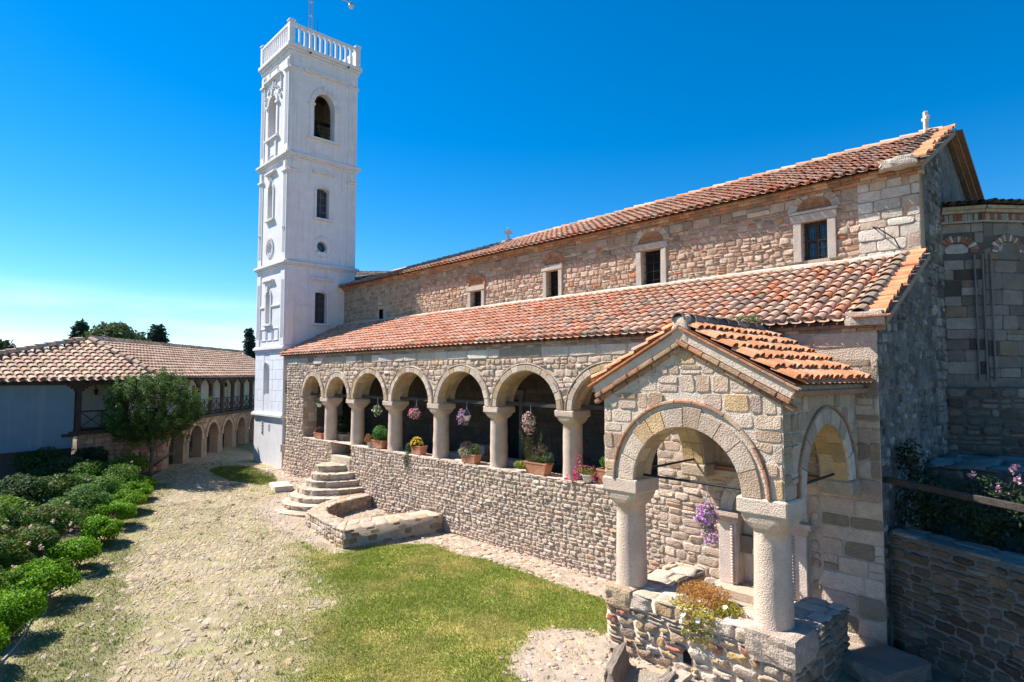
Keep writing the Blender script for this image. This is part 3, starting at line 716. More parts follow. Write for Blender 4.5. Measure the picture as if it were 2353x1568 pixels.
# columns with capitals
def round_column(parent, x, y, z0, z1, r, capw, caph, capd=None, base=True):
    capd = capd or capw
    g = G(); n = 22
    prof = [(r * 1.02, z0 - .05), (r * 1.02, z0 + .03), (r, z0 + .05)] + [(r * (1 - .07 * k / 8) * rng.uniform(.99, 1.01), z0 + .05 + (z1 - z0 - .05) * k / 8) for k in range(1, 9)] + [(r * .96, z1 + .002)]
    lathe(g, prof, x, y, n, (.57, .475, .40), .003)
    c = g.build('column', 'marble', parent, smooth=True)
    g = G()
    a = np.arange(24) * 2 * math.pi / 24 + math.pi / 24; V = []
    for k, (f, sqf) in enumerate(((0, .04), (.1, .42), (.24, .74), (.4, .93), (.52, 1.0))):
        z = z1 + caph * f; hw = (r * .97) * (1 - sqf) + capw / 2 * sqf; hd = (r * .97) * (1 - sqf) + capd / 2 * sqf
        e = 1 - .72 * sqf; cs, sn = np.cos(a), np.sin(a)
        V.append(np.stack([x + np.sign(cs) * np.abs(cs) ** e * hw, y + np.sign(sn) * np.abs(sn) ** e * hd, np.full(24, z)], 1))
    V = np.concatenate(V); q = [(i * 24 + j, i * 24 + (j + 1) % 24, (i + 1) * 24 + (j + 1) % 24, (i + 1) * 24 + j) for i in range(4) for j in range(24)]
    g.add(V, q, None, (.53, .445, .365))
    box(g, x - capw / 2 - .02, x + capw / 2 + .02, y - capd / 2 - .02, y + capd / 2 + .02, z1 + caph * .5, z1 + caph, (.57, .485, .41), .025, jit=.004)
    cp = g.build('capital', 'marble', c)
    return c
for x in CX: round_column(church, x, YA + .3, 2.13, 3.5, .262, .6, .35, .66)
for c, hw, r in ARC:      # timber ties across the springing of each arch
    g = G(); bar(g, (c - hw - .05, YA + .34, 3.94), (c + hw + .05, YA + .34, 3.92), .08, .1, (.06, .05, .045)); g.build('tie_beam', 'wood', church)
# gallery inside
g = G()
box(g, -27.3, -3.5, YA + .01, 14.59, 1.3, 1.62, (.22, .19, .16)); g.build('gallery_floor', 'ashlar', church)
g = G()
bmap = frame_map((0, YN - .02, 0), (1, 0, 0), (0, 0, 1), (0, -1, 0))
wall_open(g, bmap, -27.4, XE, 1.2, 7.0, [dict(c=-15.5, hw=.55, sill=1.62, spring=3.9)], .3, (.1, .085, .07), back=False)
masonry(g, bmap, -27.3, -3.4, 1.6, 5.2, (.16, .3), (.3, .6), .02, [((.13, .105, .085), 3), ((.1, .085, .07), 3)], .02, [('rect', -16.15, -14.85, 1.5, 4.2)], cut=True, pw=.35)  # back wall stone darkened, the gallery's gloom put into its colour
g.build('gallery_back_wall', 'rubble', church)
g = G()
for x in (-16.12, -14.95): box(g, x, x + .17, YN - .1, YN + .1, 1.62, 4.05, (.17, .16, .15), .01)  # pale door frame darkened along with the gallery interior
box(g, -16.2, -14.7, YN - .12, YN + .1, 4.051, 4.25, (.17, .16, .15), .01)
fr = g.build('gallery_doorway', 'marble', church)
g = G(); box(g, -15.96, -14.94, YN + .2, YN + .26, 1.62, 4.05, (.02, .018, .015)); g.build('door', 'wood', fr)
# marble framed blocked doorway under the porch
g = G(); box(g, -5.72, -4.72, YA + .17, YA + .24, .7, 2.6, (.60, .53, .47)); 
dw = g.build('blocked_doorway', 'marble', church)
for x0, x1 in ((-6.08, -5.72), (-4.72, -4.4)):
    g = G(); box(g, x0, x1, YA - .1, YA + .2, .68, 1.85, (.60, .54, .50), .012); 
    bx = x1 - .07 if x0 < -5 else x0 + .07
    for k in range(20): lathe(g, [(.0, .70 + k * .056), (.033, .715 + k * .056), (.038, .728 + k * .056), (.033, .742 + k * .056), (0, .755 + k * .056)], bx, YA - .115, 8, (.6, .52, .46))
    g.build('pilaster', 'marble', dw)
    g = G()
    for k, (e, z0, z1) in enumerate(((.03, 1.85, 1.9), (.07, 1.9, 1.98), (.12, 1.98, 2.08))): box(g, x0 - e, x1 + e, YA - .1 - e, YA + .2, z0 + .0005 * k, z1, (.58, .48, .42), .012, jit=.003)
    g.build('capital', 'marble', dw)
g = G()
for r0, r1, h in ((.47, .56, .06), (.562, .68, .1), (.682, .84, .07)): arch_ring(g, aisle_map, -5.22, 2.08, r0, r1, -.15, h, [((.58, .50, .44), 1), ((.56, .5, .45), 1)], 5, gap=.006, jr=.004)
g.build('arch', 'marble', dw)
g = G(); box(g, -6.15, -4.3, YA - .42, YA - .02, .45, .68, (.5, .42, .35), .02, jit=.006); g.build('threshold', 'ashlar', dw)
# ledge on the wall inside the porch
g = G()
box(g, -6.7, -3.62, YA - .17, YA + .1, 2.74, 2.86, (.52, .44, .36), .012); box(g, -6.7, -3.62, YA - .14, YA + .1, 2.861, 2.93, (.38, .19, .12), .006)
g.build('stone_ledge', 'marble', church)

# ---- nave wall
nave_map = frame_map((0, YN, 0), (1, 0, 0), (0, 0, 1), (0, -1, 0))
WIN = [(-5.26, .285, 7.38, 8.28, .18), (-9.66, .32, 7.3, 8.27, .18), (-13.43, .265, 7.24, 8.16, .16), (-17.3, .31, 7.16, 7.88, .17), (-23.93, .2, 7.27, 7.72, .12)]
VENT = [(-7.3, 9.0), (-11.83, 8.98), (-16.07, 8.9), (-19.95, 8.85)]
g = G()
wall_open(g, nave_map, XW - .1, XE, 6.9, 9.1, [dict(c=c, hw=hw, sill=s, spring=t) for c, hw, s, t, f in WIN] + [dict(c=x, hw=.13, sill=z - .08, spring=z + .08) for x, z in VENT], .32, (.42, .35, .28), back=False)
av = []
for c, hw, s, t, f in WIN:
    av += [('rect', c - hw - f, c + hw + f, s - .12, t + .2), ('arch', c, t + .2, hw + f * .9, t, 1.0)]
av += [('rect', x - .13, x + .13, z - .08, z + .08) for x, z in VENT]
masonry(g, nave_map, -20.9, -4.3, 7.15, 8.62, (.09, .18), (.13, .34), .034, P_NAVE, .02, av, wav=.05, split=.3, pw=.42)
masonry(g, nave_map, -27.4, -20.9, 7.15, 8.9, (.14, .24), (.16, .36), .035, [((.33, .28, .21), 3), ((.27, .23, .18), 3), ((.38, .33, .26), 2)], .02, av, wav=.08, pw=.75, split=.15)
masonry(g, nave_map, -20.9, -4.3, 8.62, 8.86, (.23, .24), (.2, .6), .03, [((.42, .35, .28), 3), ((.34, .27, .21), 3), ((.48, .41, .34), 1)], .014, av, cut=True, pw=.3, wav=0)
masonry(g, nave_map, -4.35, XE + .02, 7.1, 8.9, (.16, .28), (.26, .62), .03, [((.60, .56, .51), 4), ((.54, .5, .44), 3), ((.48, .4, .32), 1)], .014, cut=True, pw=.25, wav=.0, split=0)
box(g, XE - .3, XE + .018, YN - .012, YN + .3, 7.05, 8.95, (.5, .455, .4), .015); g.build('nave_wall', 'rubble', church, smooth=True)
g = G()      # pale lime flashing where the aisle roof meets the wall
us = np.linspace(XW, XE, 70); top = 7.27 + .05 * fbm(us, us * 0, .8, 3)
V = np.concatenate([np.stack([us, np.full(70, YN - .02), top], 1), np.stack([us, np.full(70, YN - .22), 7.235 + .012 * rng.normal(0, 1, 70)], 1), np.stack([us, np.full(70, YN - .25), np.full(70, 7.12)], 1)])
g.add(V, [(r * 70 + i, r * 70 + i + 1, (r + 1) * 70 + i + 1, (r + 1) * 70 + i) for r in (0, 1) for i in range(69)], None, (.52, .49, .44)); g.build('flashing', 'mortar', church)
for i, (c, hw, s, t, f) in enumerate(WIN):
    g = G(); pc = (.44, .41, .375)
    if i < 4:
        for a, b in ((c - hw - f, c - hw), (c + hw, c + hw + f)): box(g, a, b, YN - .06, YN + .14, s - .03, t, pc, .012, jit=.004)
        box(g, c - hw - f * 1.35, c + hw + f * 1.2, YN - .075, YN + .16, t + .002, t + .19, (.48, .44, .39), .015, jit=.006)
        if i == 0: box(g, c - hw - f * 1.45, c + hw + f * 1.35, YN - .1, YN + .1, t + .192, t + .25, (.49, .455, .41), .012)
    else:
        for a, b in ((c - hw - f, c - hw), (c + hw, c + hw + f)): box(g, a, b, YN - .04, YN + .14, s - .03, t, pc, .012)
        box(g, c - hw - f * .8, c + hw + f * .8, YN - .05, YN + .1, t + .002, t + .17, pc, .03)
        lathe(g, [(.0, t + .17), (.17, t + .18), (.185, t + .26), (.13, t + .36), (.0, t + .41)], c, YN - .0, 14, pc)
    w = g.build('window', 'marble', church)
    if i < 4:
        g = G(); t2 = t + (.25 if i == 0 else .192); ra = hw + f * .55
        arch_ring(g, nave_map, c, t2, ra, ra + (.16 if i in (2, 3) else .2), -.02, .05, [((.46, .2, .1), 3), ((.48, .27, .16), 2)] if i in (2, 3) else [((.50, .42, .33), 4), ((.44, .34, .25), 2)], 13 if i in (2, 3) else 7, .8, gap=.014)
        for k in range(9): 
            zz = t2 + .004 + k * ra * .8 / 9; hh = ra * .8 / 9; wx_ = ra * math.sqrt(max(0, 1 - ((zz + hh - t2) / (ra * .8 + .002)) ** 2))
            if wx_ > .04: box(g, c - wx_, c + wx_, YN - .015, YN + .05, zz, zz + hh - .006, pick([((.47, .22, .10), 3), ((.42, .2, .11), 2)], 1)[0], .006)
        g.build('tympanum', 'brick', w)
    g = G(); box(g, c - hw, c + hw, YN + .2, YN + .22, s, t, (.02, .02, .02))
    g.build('pane', 'glass' if i == 0 else 'dark', w)
    g = G()
    if i == 0:
        for x in (c - hw + .03, c, c + hw - .03): bar(g, (x, YN + .17, s), (x, YN + .17, t), .07, .04, (.09, .065, .045))
        for z in (s + .03, (s + t) / 2 + .02, t - .04): bar(g, (c - hw, YN + .168, z), (c + hw, YN + .168, z), .04, .06, (.09, .065, .045))
        g.build('casement', 'wood', w); g = G()
        for k in range(5): bar(g, (c - hw + hw * 2 * (k + .5) / 5, YN + .1, s), (c - hw + hw * 2 * (k + .5) / 5, YN + .1, t), .013)
        for k in range(5): bar(g, (c - hw, YN + .09, s + (t - s) * (k + .5) / 5), (c + hw, YN + .09, s + (t - s) * (k + .5) / 5), .013)
    else:
        for k in range(3): bar(g, (c - hw + hw * 2 * (k + .5) / 3, YN + .1, s), (c - hw + hw * 2 * (k + .5) / 3, YN + .1, t), .012)
        for k in range(4): bar(g, (c - hw, YN + .09, s + (t - s) * (k + .5) / 4), (c + hw, YN + .09, s + (t - s) * (k + .5) / 4), .012)
    g.build('grille', 'iron', w)
for x, z in VENT:
    g = G(); box(g, x - .13, x + .13, YN + .25, YN + .3, z - .08, z + .08); g.build('vent_hole', 'dark', church)
# brick cornices under the eaves
def cornice(name, x0, x1, y, z, steps, pal=((.40, .2, .12), (.34, .2, .13), (.45, .3, .2), (.3, .22, .16))):
    g = G(); zz = z
    for k, (pj, h) in enumerate(steps):
        x = x0
        while x < x1:
            w = rng.uniform(.22, .42); b = min(x + w, x1)
            box(g, x, b - .008, y - pj + rng.normal(0, .006), y + .1, zz + .002, zz + h, np.array(pal[rng.integers(len(pal))]) * rng.uniform(.8, 1.2), .006)
            x = b
        zz += h
    return g.build(name, 'brick', church)
cornice('nave_cornice', XW - .1, XE + .1, YN, 8.87, ((.07, .07), (.14, .07), (.22, .07)))
cornice('aisle_cornice', -26.6, XE + .12, YA, 5.47, ((.025, .06), (.06, .07)), ((.34, .24, .18), (.28, .2, .15), (.42, .3, .22)))
# ---- roofs
def warp(g, f):
    for k, v in enumerate(g.v): g.v[k] = f(v)
sA = (7.24 - 5.68) / (YN - .1 - 11.35); nA = np.array([0, -sA, 1]) / math.hypot(1, sA); uA = np.array([0, 1, sA]) / math.hypot(1, sA)
def pal_aisle(a, u):
    K = len(a); x = XW + a; old = sstep(x + rng.normal(0, 1.5, K), -15, -7)
    c = np.where((rng.random(K) < old)[:, None], pick(P_TILE_OLD, K), pick(P_TILE_NEW, K))
    ed = (u < .2)[:, None]; return np.where(ed & (rng.random((K, 1)) < .5), c * .8, c)
g = G(); n_a = int((XE - .3 - XW) / .235)
tiles(g, (XW, 11.40, 5.675), (1, 0, 0), uA, nA, n_a, 12, (XE - .3 - XW) / n_a, 3.36 / 12, .098, .078, palf=pal_aisle, fill=[((.16, .13, .11), 3), ((.25, .2, .17), 1)])
g.add([(XW, 11.36, 5.6), (XE, 11.36, 5.6), (XE, YN, 7.19), (XW, YN, 7.19)], [(0, 1, 2, 3)], None, (.24, .13, .09))
ar = g.build('aisle_roof', 'tile', church)
def verge(x, y0, z0, uvec, nvec, Ln, sgn=1):
    g = G()
    ridge_tiles(g, (x - .2, y0, z0), np.array((x - .2, y0, z0)) + np.array(uvec) * Ln, .29, .15, [((.33, .25, .19), 3), ((.42, .28, .19), 2), ((.25, .2, .16), 1)])
    a = g.build('verge_cap', 'tile', church)
    g = G(); n = int(Ln / .2)
    tiles(g, np.array((x + .17, y0, z0)) + np.array(nvec) * .02, uvec, (-1, 0, 0), nvec, n, 1, Ln / n, .36, .1, .085, [((.60, .27, .13), 4), ((.56, .32, .18), 2), ((.54, .22, .11), 2), ((.44, .27, .17), 1)], lift=.0, chan=False, jit=2.2)
    b = g.build('verge_tiles', 'tile', church)
    g = G()
    bar(g, np.array((x + .09, y0, z0)) - np.array(nvec) * .10, np.array((x + .09, y0, z0)) - np.array(nvec) * .10 + np.array(uvec) * Ln, .2, .1, (.33, .24, .18))
    g.build('verge_brickwork', 'brick', church)
verge(XE, 11.34, 5.7, uA, nA, 3.42)
g = G(); rock(g, XE - .42, XE + .14, 11.26, 11.46, 5.56, 5.8, (.48, .42, .36)); box(g, XE - .3, XE + .3, 11.2, 11.3, 5.68, 5.72, (.4, .2, .13), .008); g.build('verge_end_block', 'ashlar', church)
RY, RZ, EZ, EY = 17.43, 10.6, 9.08, 14.3
sN = (RZ - EZ) / (RY - EY); nN = np.array([0, -sN, 1]) / math.hypot(1, sN); uN = np.array([0, 1, sN]) / math.hypot(1, sN); LN = math.hypot(RY - EY, RZ - EZ)
def dip(v):
    v = v.copy(); k = np.clip((XE - v[:, 0]) / 24.2, 0, 1.2); up = np.clip((v[:, 1] - EY) / (RY - EY), 0, 2); up = np.where(up > 1, 2 - up, up)
    v[:, 2] -= .46 * k * np.clip(up, 0, 1); return v
def pal_nave(a, u):
    K = len(a); return np.where((rng.random(K) < .55)[:, None], pick(P_TILE_OLD, K), pick(P_TILE_NEW, K)) * .92
g = G(); n_n = int((XE - .2 - XW + .3) / .235)
tiles(g, (XW - .3, EY, EZ), (1, 0, 0), uN, nN, n_n, 12, (XE - .2 - XW + .3) / n_n, LN / 12, .1, .08, palf=pal_nave)
xs = np.linspace(XW - .3, XE, 12)
for y0, z0, y1, z1 in ((EY, EZ - .05, RY, RZ - .05), (RY, RZ - .05, 2 * RY - EY, EZ - .05)):
    V = np.concatenate([np.stack([xs, np.full(12, y0), np.full(12, z0)], 1), np.stack([xs, np.full(12, y1), np.full(12, z1)], 1)])
    g.add(V, [(i, i + 1, 13 + i, 12 + i) for i in range(11)], None, (.26, .15, .1))
warp(g, dip); g.build('nave_roof', 'tile', church)
g = G(); ridge_tiles(g, (XW - .3, RY, RZ + .02), (XE + .1, RY, RZ + .02), .42, .12); warp(g, dip); g.build('ridge', 'tile', church)
verge(XE, EY + .02, EZ + .03, uN, nN, LN)
g = G(); rock(g, XE - .6, XE + .1, EY - .1, EY + .14, EZ - .1, EZ + .14, (.45, .41, .36), rough=.04, rnd=.3); g.build('verge_end_block', 'ashlar', church)
g = G(); uB = np.array([0, 1, -sN]) / math.hypot(1, sN); nB = np.array([0, sN, 1]) / math.hypot(1, sN)
for k in range(3):
    p = np.array((XE + .06 + .05 * k, RY, RZ - .02)) - nB * (.28 - .09 * k); bar(g, p, p + uB * (LN + .1), .1 + .1 * k, .08, [(.22, .14, .1), (.3, .17, .11), (.25, .15, .1)][k])
g.build('verge_brickwork', 'brick', church)
# ---- east gable
gab = frame_map((XE, 0, 0), (0, 1, 0), (0, 0, 1), (1, 0, 0))
def gtop(y):
    y = np.asarray(y, float); return np.where(y < YN, 5.62 + (y - 11.35) * sA - .06, EZ - .1 + (RY - EY - np.abs(y - RY)) * sN)
g = G()
for a, b in ((YA, YN), (YN, 20.3)):
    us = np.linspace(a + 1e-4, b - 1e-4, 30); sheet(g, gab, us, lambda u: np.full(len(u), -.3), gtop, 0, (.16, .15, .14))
masonry(g, gab, YA, 16.5, .0, 10.6, (.12, .22), (.14, .4), .03, [((.22, .2, .175), 3), ((.15, .135, .12), 3), ((.32, .295, .26), 1.3), ((.09, .085, .08), 1.2)], .03, topf=lambda u: gtop(u) - .1, keep=lambda u, v: (np.abs(u - YN) > .24) | (v < 6.8), skip=.4, pw=.6, wav=.1)  # stained wall, its stone colours also lowered to deepen the shade
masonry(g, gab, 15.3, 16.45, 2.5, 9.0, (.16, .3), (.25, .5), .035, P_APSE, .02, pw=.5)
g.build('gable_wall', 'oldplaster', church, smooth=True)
# ---- polygonal apse
AP = [np.array((XE, 16.45))]
for az, ln in ((62, .78), (38, 1.15), (8, 1.15), (-22, 1.15), (-52, 1.0)): AP.append(AP[-1] + ln * np.array((math.sin(R(az)), math.cos(R(az)))))
g = G(); gr = G(); gl = G()
for k in range(4):
    gb = G(); gd = G()
    a, b = AP[k], AP[k + 1]; d = (b - a) / np.linalg.norm(b - a); nr = np.array((d[1], -d[0])); Lk = np.linalg.norm(b - a)
    fm = frame_map((*a, 0), (*d, 0), (0, 0, 1), (*nr, 0))
    sheet(g, fm, np.array([0, Lk]), lambda u: np.full(len(u), 4.4), lambda u: np.full(len(u), 8.55), 0, (.12, .11, .1))
    c = Lk / 2 - (.12 if k == 0 else 0)
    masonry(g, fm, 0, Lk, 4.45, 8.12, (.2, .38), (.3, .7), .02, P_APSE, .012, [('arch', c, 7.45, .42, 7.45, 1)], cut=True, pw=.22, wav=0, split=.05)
    arch_ring(gb, fm, c, 7.45, .25, .41, 0, .035, [((.5, .46, .4), 1), ((.34, .15, .1), 1)], 15, gap=.008)
    masonry(gb, fm, c - .23, c + .23, 7.45, 7.68, (.22, .23), (.45, .5), .01, [((.42, .38, .34), 1)], .01, cut=True, topf=lambda u, c=c: 7.45 + np.sqrt(np.clip(.0576 - (u - c) ** 2, 0, 1)))
    x = 0.02
    while x < Lk - .06:
        h = rng.uniform(.05, .09); bar(gd, fm(x, 8.16, .02), fm(x, 8.32, .02), h, .06, pick([((.36, .15, .09), 2), ((.45, .41, .36), 2)], 1)[0]); x += h + .02
    for e_, z0, z1 in ((.04, 8.12, 8.16), (.08, 8.33, 8.4), (.14, 8.4, 8.47)): 
        A_, B_ = fm(-.02, (z0 + z1) / 2, e_ / 2), fm(Lk + .02, (z0 + z1) / 2, e_ / 2); bar(gl, A_, B_, e_ + .1, z1 - z0, (.42, .35, .27))
    gb.build('apse_brick_arch', 'brick', church); gd.build('apse_dentils', 'brick', church)
    for u_ in ((Lk - .2, Lk - .05) if k == 0 else (.1, Lk - .12, Lk - .02)):
        tube(gr, [fm(u_, 4.6, .06), fm(u_, 7.4, .06)], .022, 8, (.2, .195, .19))
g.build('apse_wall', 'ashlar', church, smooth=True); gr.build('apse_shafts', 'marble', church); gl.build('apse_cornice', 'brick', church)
g = G(); cen = np.array((XE, 18.6)); 
for k in range(4):
    a, b = AP[k], AP[k + 1]; d = (b - a) / np.linalg.norm(b - a); nr = np.array((d[1], -d[0])); Lk = np.linalg.norm(b - a); n = int(Lk / .22) + 1
    u = np.array((*(-nr), .22)); u /= np.linalg.norm(u); A = np.array((*d, 0)); nn = np.cross(A, u); nn *= np.sign(nn[2])
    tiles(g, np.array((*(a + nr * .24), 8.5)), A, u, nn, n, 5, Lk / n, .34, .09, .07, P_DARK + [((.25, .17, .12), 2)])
    p = np.array([(*(a + nr * .2), 8.47), (*(b + nr * .2), 8.47), (*cen, 9.0)]); g.add(p, None, [(0, 1, 2)], (.12, .09, .07))
g.build('apse_roof', 'tile', church)
g = G()      # rough footing below the apse
FP = [AP[0] + (.0, -.25), AP[1] + (.18, -.2), AP[2] + (.28, -.05), AP[3] + (.3, .1)]
for k in range(3):
    a, b = FP[k], FP[k + 1]; d = (b - a) / np.linalg.norm(b - a); nr = np.array((d[1], -d[0])); Lk = np.linalg.norm(b - a)
    fm = frame_map((*a, 0), (*d, 0), (0, 0, 1), (*nr, 0)); sheet(g, fm, np.array([0, Lk]), lambda u: np.full(len(u), 1.5), lambda u: np.full(len(u), 4.45), 0, (.12, .11, .1))
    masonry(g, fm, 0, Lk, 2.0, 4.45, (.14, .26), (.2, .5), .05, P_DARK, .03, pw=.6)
P4 = [np.array((*p, 4.45)) for p in FP]; g.add(P4 + [np.array((*AP[3], 4.45)), np.array((*AP[2], 4.45)), np.array((*AP[1], 4.45)), np.array((*AP[0], 4.45))], [(0, 1, 6, 7), (1, 2, 5, 6), (2, 3, 4, 5)], None, (.3, .28, .26))
g.build('apse_footing', 'rubble', church, smooth=True)
# ---- roof of the far end beside the tower, and two ridge crosses
g = G()
uQ = np.array((0, 1, .36)) / math.hypot(1, .36); nQ = np.array((0, -.36, 1)) / math.hypot(1, .36)
tiles(g, (-31.2, 15.3, 9.42), (1, 0, 0), uQ, nQ, 16, 7, .24, .34, .088, .07, P_DARK + [((.3, .2, .14), 3)])
g.add([(-31.2, 15.3, 9.37), (-27.3, 15.3, 9.37), (-27.3, 17.5, 10.17), (-31.2, 17.5, 10.17)], [(0, 1, 2, 3)], None, (.12, .09, .07))
def lift_(v):
    v = v.copy(); v[:, 2] += .12 * np.clip(-27.4 - v[:, 0], 0, 4); return v
warp(g, lift_)
g.build('narthex_roof', 'tile', church)
g = G(); box(g, -31.0, -27.3, 15.5, 15.7, 8.5, 9.5, (.4, .38, .35)); box(g, -27.6, -27.0, 15.2, 15.45, 9.0, 9.5, (.42, .4, .37), .02); g.build('narthex_wall', 'oldplaster', church)
def cross(x, z, h, w, rot, t=.09):
    g = G(); T = np.array(Matrix.Translation((x, RY, z)) @ Matrix.Rotation(rot, 4, 'Z'))
    box(g, -t / 2, t / 2, -t / 2, t / 2, 0, h, (.62, .56, .5), .012, T); box(g, -w / 2, w / 2, -t / 2 - .004, t / 2 + .004, h * .58, h * .58 + t, (.62, .56, .5), .012, T)
    if h > .52: box(g, -.11, .11, -.09, .09, -.1, .06, (.6, .55, .5), .02, T)
    g.build('ridge_cross', 'marble', church)
cross(-3.62, RZ + .06, .53, .22, R(128), .09); cross(-18.6, RZ - .2, .56, .34, R(30), .1)
g = G()      # bracket with a bent lamp arm on the nave corner
tube(g, [(-4.0, YN - .02, 7.85), (-4.0, YN - .25, 7.87), (-3.85, YN - .3, 7.8)], .015, 6); tube(g, [(-3.95, YN - .2, 7.86), (-3.6, YN - .28, 7.55), (-3.55, YN - .1, 7.35)], .014, 6); g.build('wall_bracket', 'iron', church)

# ================================================================= BELL TOWER
TX0, TX1, TY0, TY1 = -30.75, -27.4, 11.62, 15.15
tower = thing('bell_tower', 'tall whitewashed square bell tower with arched belfry and rooftop balustrade', 'bell tower', ((TX0 + TX1) / 2, (TY0 + TY1) / 2, .4))
WH = (.70, .685, .705)
tS = frame_map((TX0, TY0, 0), (1, 0, 0), (0, 0, 1), (0, -1, 0)); wS = TX1 - TX0
tE = frame_map((TX1, TY0, 0), (0, 1, 0), (0, 0, 1), (1, 0, 0)); wE = TY1 - TY0
tN = frame_map((TX1, TY1, 0), (-1, 0, 0), (0, 0, 1), (0, 1, 0)); tW = frame_map((TX0, TY1, 0), (0, -1, 0), (0, 0, 1), (-1, 0, 0))
cS, cE = wS / 2 - .22, wE / 2 - .02
opS = [dict(c=cS, hw=.47, sill=16.35, spring=17.95, r=.5), dict(c=cS, hw=.27, sill=12.3, spring=13.75, r=.2), dict(c=cS, hw=.25, sill=7.2, spring=8.55, r=.24), dict(c=cS - .05, hw=.24, sill=3.87, spring=5.1, r=.26)]
opE = [dict(c=cE, hw=.53, sill=16.2, spring=17.75, r=.75), dict(c=cE, hw=.32, sill=12.3, spring=13.65, r=.13), dict(c=cE, hw=.31, sill=7.22, spring=8.62, r=.1)]
g = G()
wall_open(g, tS, 0, wS, -.3, 20.3, opS + [dict(c=cS, hw=.23, sill=10.67, spring=10.9, r=.23)], .42, WH, back=False)
wall_open(g, tE, 0, wE, -.3, 20.3, opE + [dict(c=cE, hw=.26, sill=10.66, spring=10.92, r=.26)], .42, WH, back=False)
for m, w in ((tN, wE * 0 + wS), (tW, wE)): wall_open(g, m, 0, w, -.3, 20.3, [], .3, WH, back=False)
# belfry interior
box(g, TX0 + .43, TX1 - .43, TY0 + .43, TY1 - .43, 15.7, 15.9, (.3, .28, .26)); 
V = [(TX0 + .43, TY1 - .43, 15.9), (TX0 + .43, TY0 + .43, 15.9), (TX0 + .43, TY0 + .43, 19.3), (TX0 + .43, TY1 - .43, 19.3), (TX1 - .43, TY1 - .43, 15.9), (TX1 - .43, TY1 - .43, 19.3)]
g.add(V, [(0, 1, 2, 3), (4, 0, 3, 5)], None, (.32, .27, .22))
g.add([(TX0 + .43, TY0 + .43, 19.3), (TX1 - .43, TY0 + .43, 19.3), (TX1 - .43, TY1 - .43, 19.3), (TX0 + .43, TY1 - .43, 19.3)], [(0, 1, 2, 3)], None, (.1, .08, .06))
g.build('tower_shaft', 'plaster', tower)
def slabs(name, steps, col=WH):
    g = G()
    for k, (pj, z0, z1) in enumerate(steps): box(g, TX0 - pj, TX1 + pj, TY0 - pj, TY1 + pj, z0 + .0007 * k, z1, col, .02 if z1 - z0 > .08 else .008)
    return g.build(name, 'plaster', tower)
slabs('cornice', ((.05, 2.72, 2.8), (.13, 2.8, 2.93), (.07, 2.93, 2.99)))
slabs('cornice', ((.05, 5.86, 5.95), (.12, 5.95, 6.08), (.06, 6.08, 6.14)))
slabs('cornice', ((.05, 9.8, 9.88), (.1, 9.88, 9.94), (.17, 9.94, 10.05), (.07, 10.05, 10.1)))
slabs('cornice', ((.05, 14.9, 15.0), (.1, 15.0, 15.07), (.17, 15.07, 15.19), (.07, 15.19, 15.26)))
slabs('roof_cornice', ((.05, 19.95, 20.1), (.1, 20.1, 20.22), (.17, 20.22, 20.4)))
def mbox(g, m, u0, u1, v0, v1, h, col=WH, ch=.008, h0=-.01):
    P = m(np.array([0., 1, 0, 0]), np.array([0., 0, 1, 0]), np.array([0., 0, 0, 1])); T = np.eye(4); T[:3, 0] = P[1] - P[0]; T[:3, 1] = P[2] - P[0]; T[:3, 2] = P[3] - P[0]; T[:3, 3] = P[0]
    return box(g, u0, u1, v0, v1, h0, h, col, ch, T)
def tubem(g, m, pts, r, n=6, col=WH): return tube(g, [m(u, v, h) for u, v, h in pts], r, n, col)
# corner pilasters, fluted, with small capitals
for m, w in ((tS, wS), (tE, wE)):
    for u0 in (.03, w - .48):
        for z0, z1, cap in ((6.16, 9.3, 0), (10.12, 14.3, 1), (15.28, 19.2, 1)):
            g = G(); mbox(g, m, u0, u0 + .45, z0, z1 + .58 - .0, .035)
            for du in (.12, .225, .33): mbox(g, m, u0 + du - .02, u0 + du + .02, z0 + .35, z1 - .1, .05, h0=.02)
            if cap:
                mbox(g, m, u0 - .05, u0 + .5, z1, z1 + .1, .11); mbox(g, m, u0 + .1, u0 + .35, z1 + .14, z1 + .5, .075)
                if m is tS:
                    zz = (z0 + z1) / 2 - .6
                    if z0 < 14: lathe_pts = [(u0 + .225 + .1 * math.cos(t), zz + .1 * math.sin(t), .05) for t in np.linspace(0, 2 * math.pi, 13)]; tubem(g, m, lathe_pts, .022)
            g.build('pilaster', 'plaster', tower)
def surround(m, o, w, sillp=True, hood=None, imp=True, key=True, name='window_surround'):
    g = G(); c, hw, s, sp_, r = o['c'], o['hw'], o['sill'], o['spring'], o.get('r') or 0
    for k in (-1, 1):
        a, b = sorted((c + k * hw, c + k * (hw + w))); mbox(g, m, a, b, s, sp_, .05)
        if imp: a, b = sorted((c + k * (hw - .04), c + k * (hw + w + .06))); mbox(g, m, a, b, sp_ - .02, sp_ + .1, .11)
    if r: arch_ring(g, m, c, sp_, hw, hw + w, -.01, .055, [(WH, 1)], 9, (r + w) / (hw + w), gap=.004, jr=.001)
    if sillp: mbox(g, m, c - hw - w - .08, c + hw + w + .08, s - .1, s, .13); 
    if key and r: mbox(g, m, c - .07, c + .07, sp_ + r + .02, sp_ + r + w + .1, .12)
    if hood: mbox(g, m, c - hw - hood[1], c + hw + hood[1], hood[0], hood[0] + .09, .14); mbox(g, m, c - hw - hood[1] + .06, c + hw + hood[1] - .06, hood[0] - .06, hood[0], .08)
    g.build(name, 'plaster', tower)
surround(tS, opS[0], .2, hood=(19.3, .5)); surround(tS, opS[1], .13, hood=(14.55, .3), imp=False); surround(tS, opS[2], .12, hood=(9.25, .36), imp=False); surround(tS, opS[3], .02, sillp=False, imp=False, key=False)
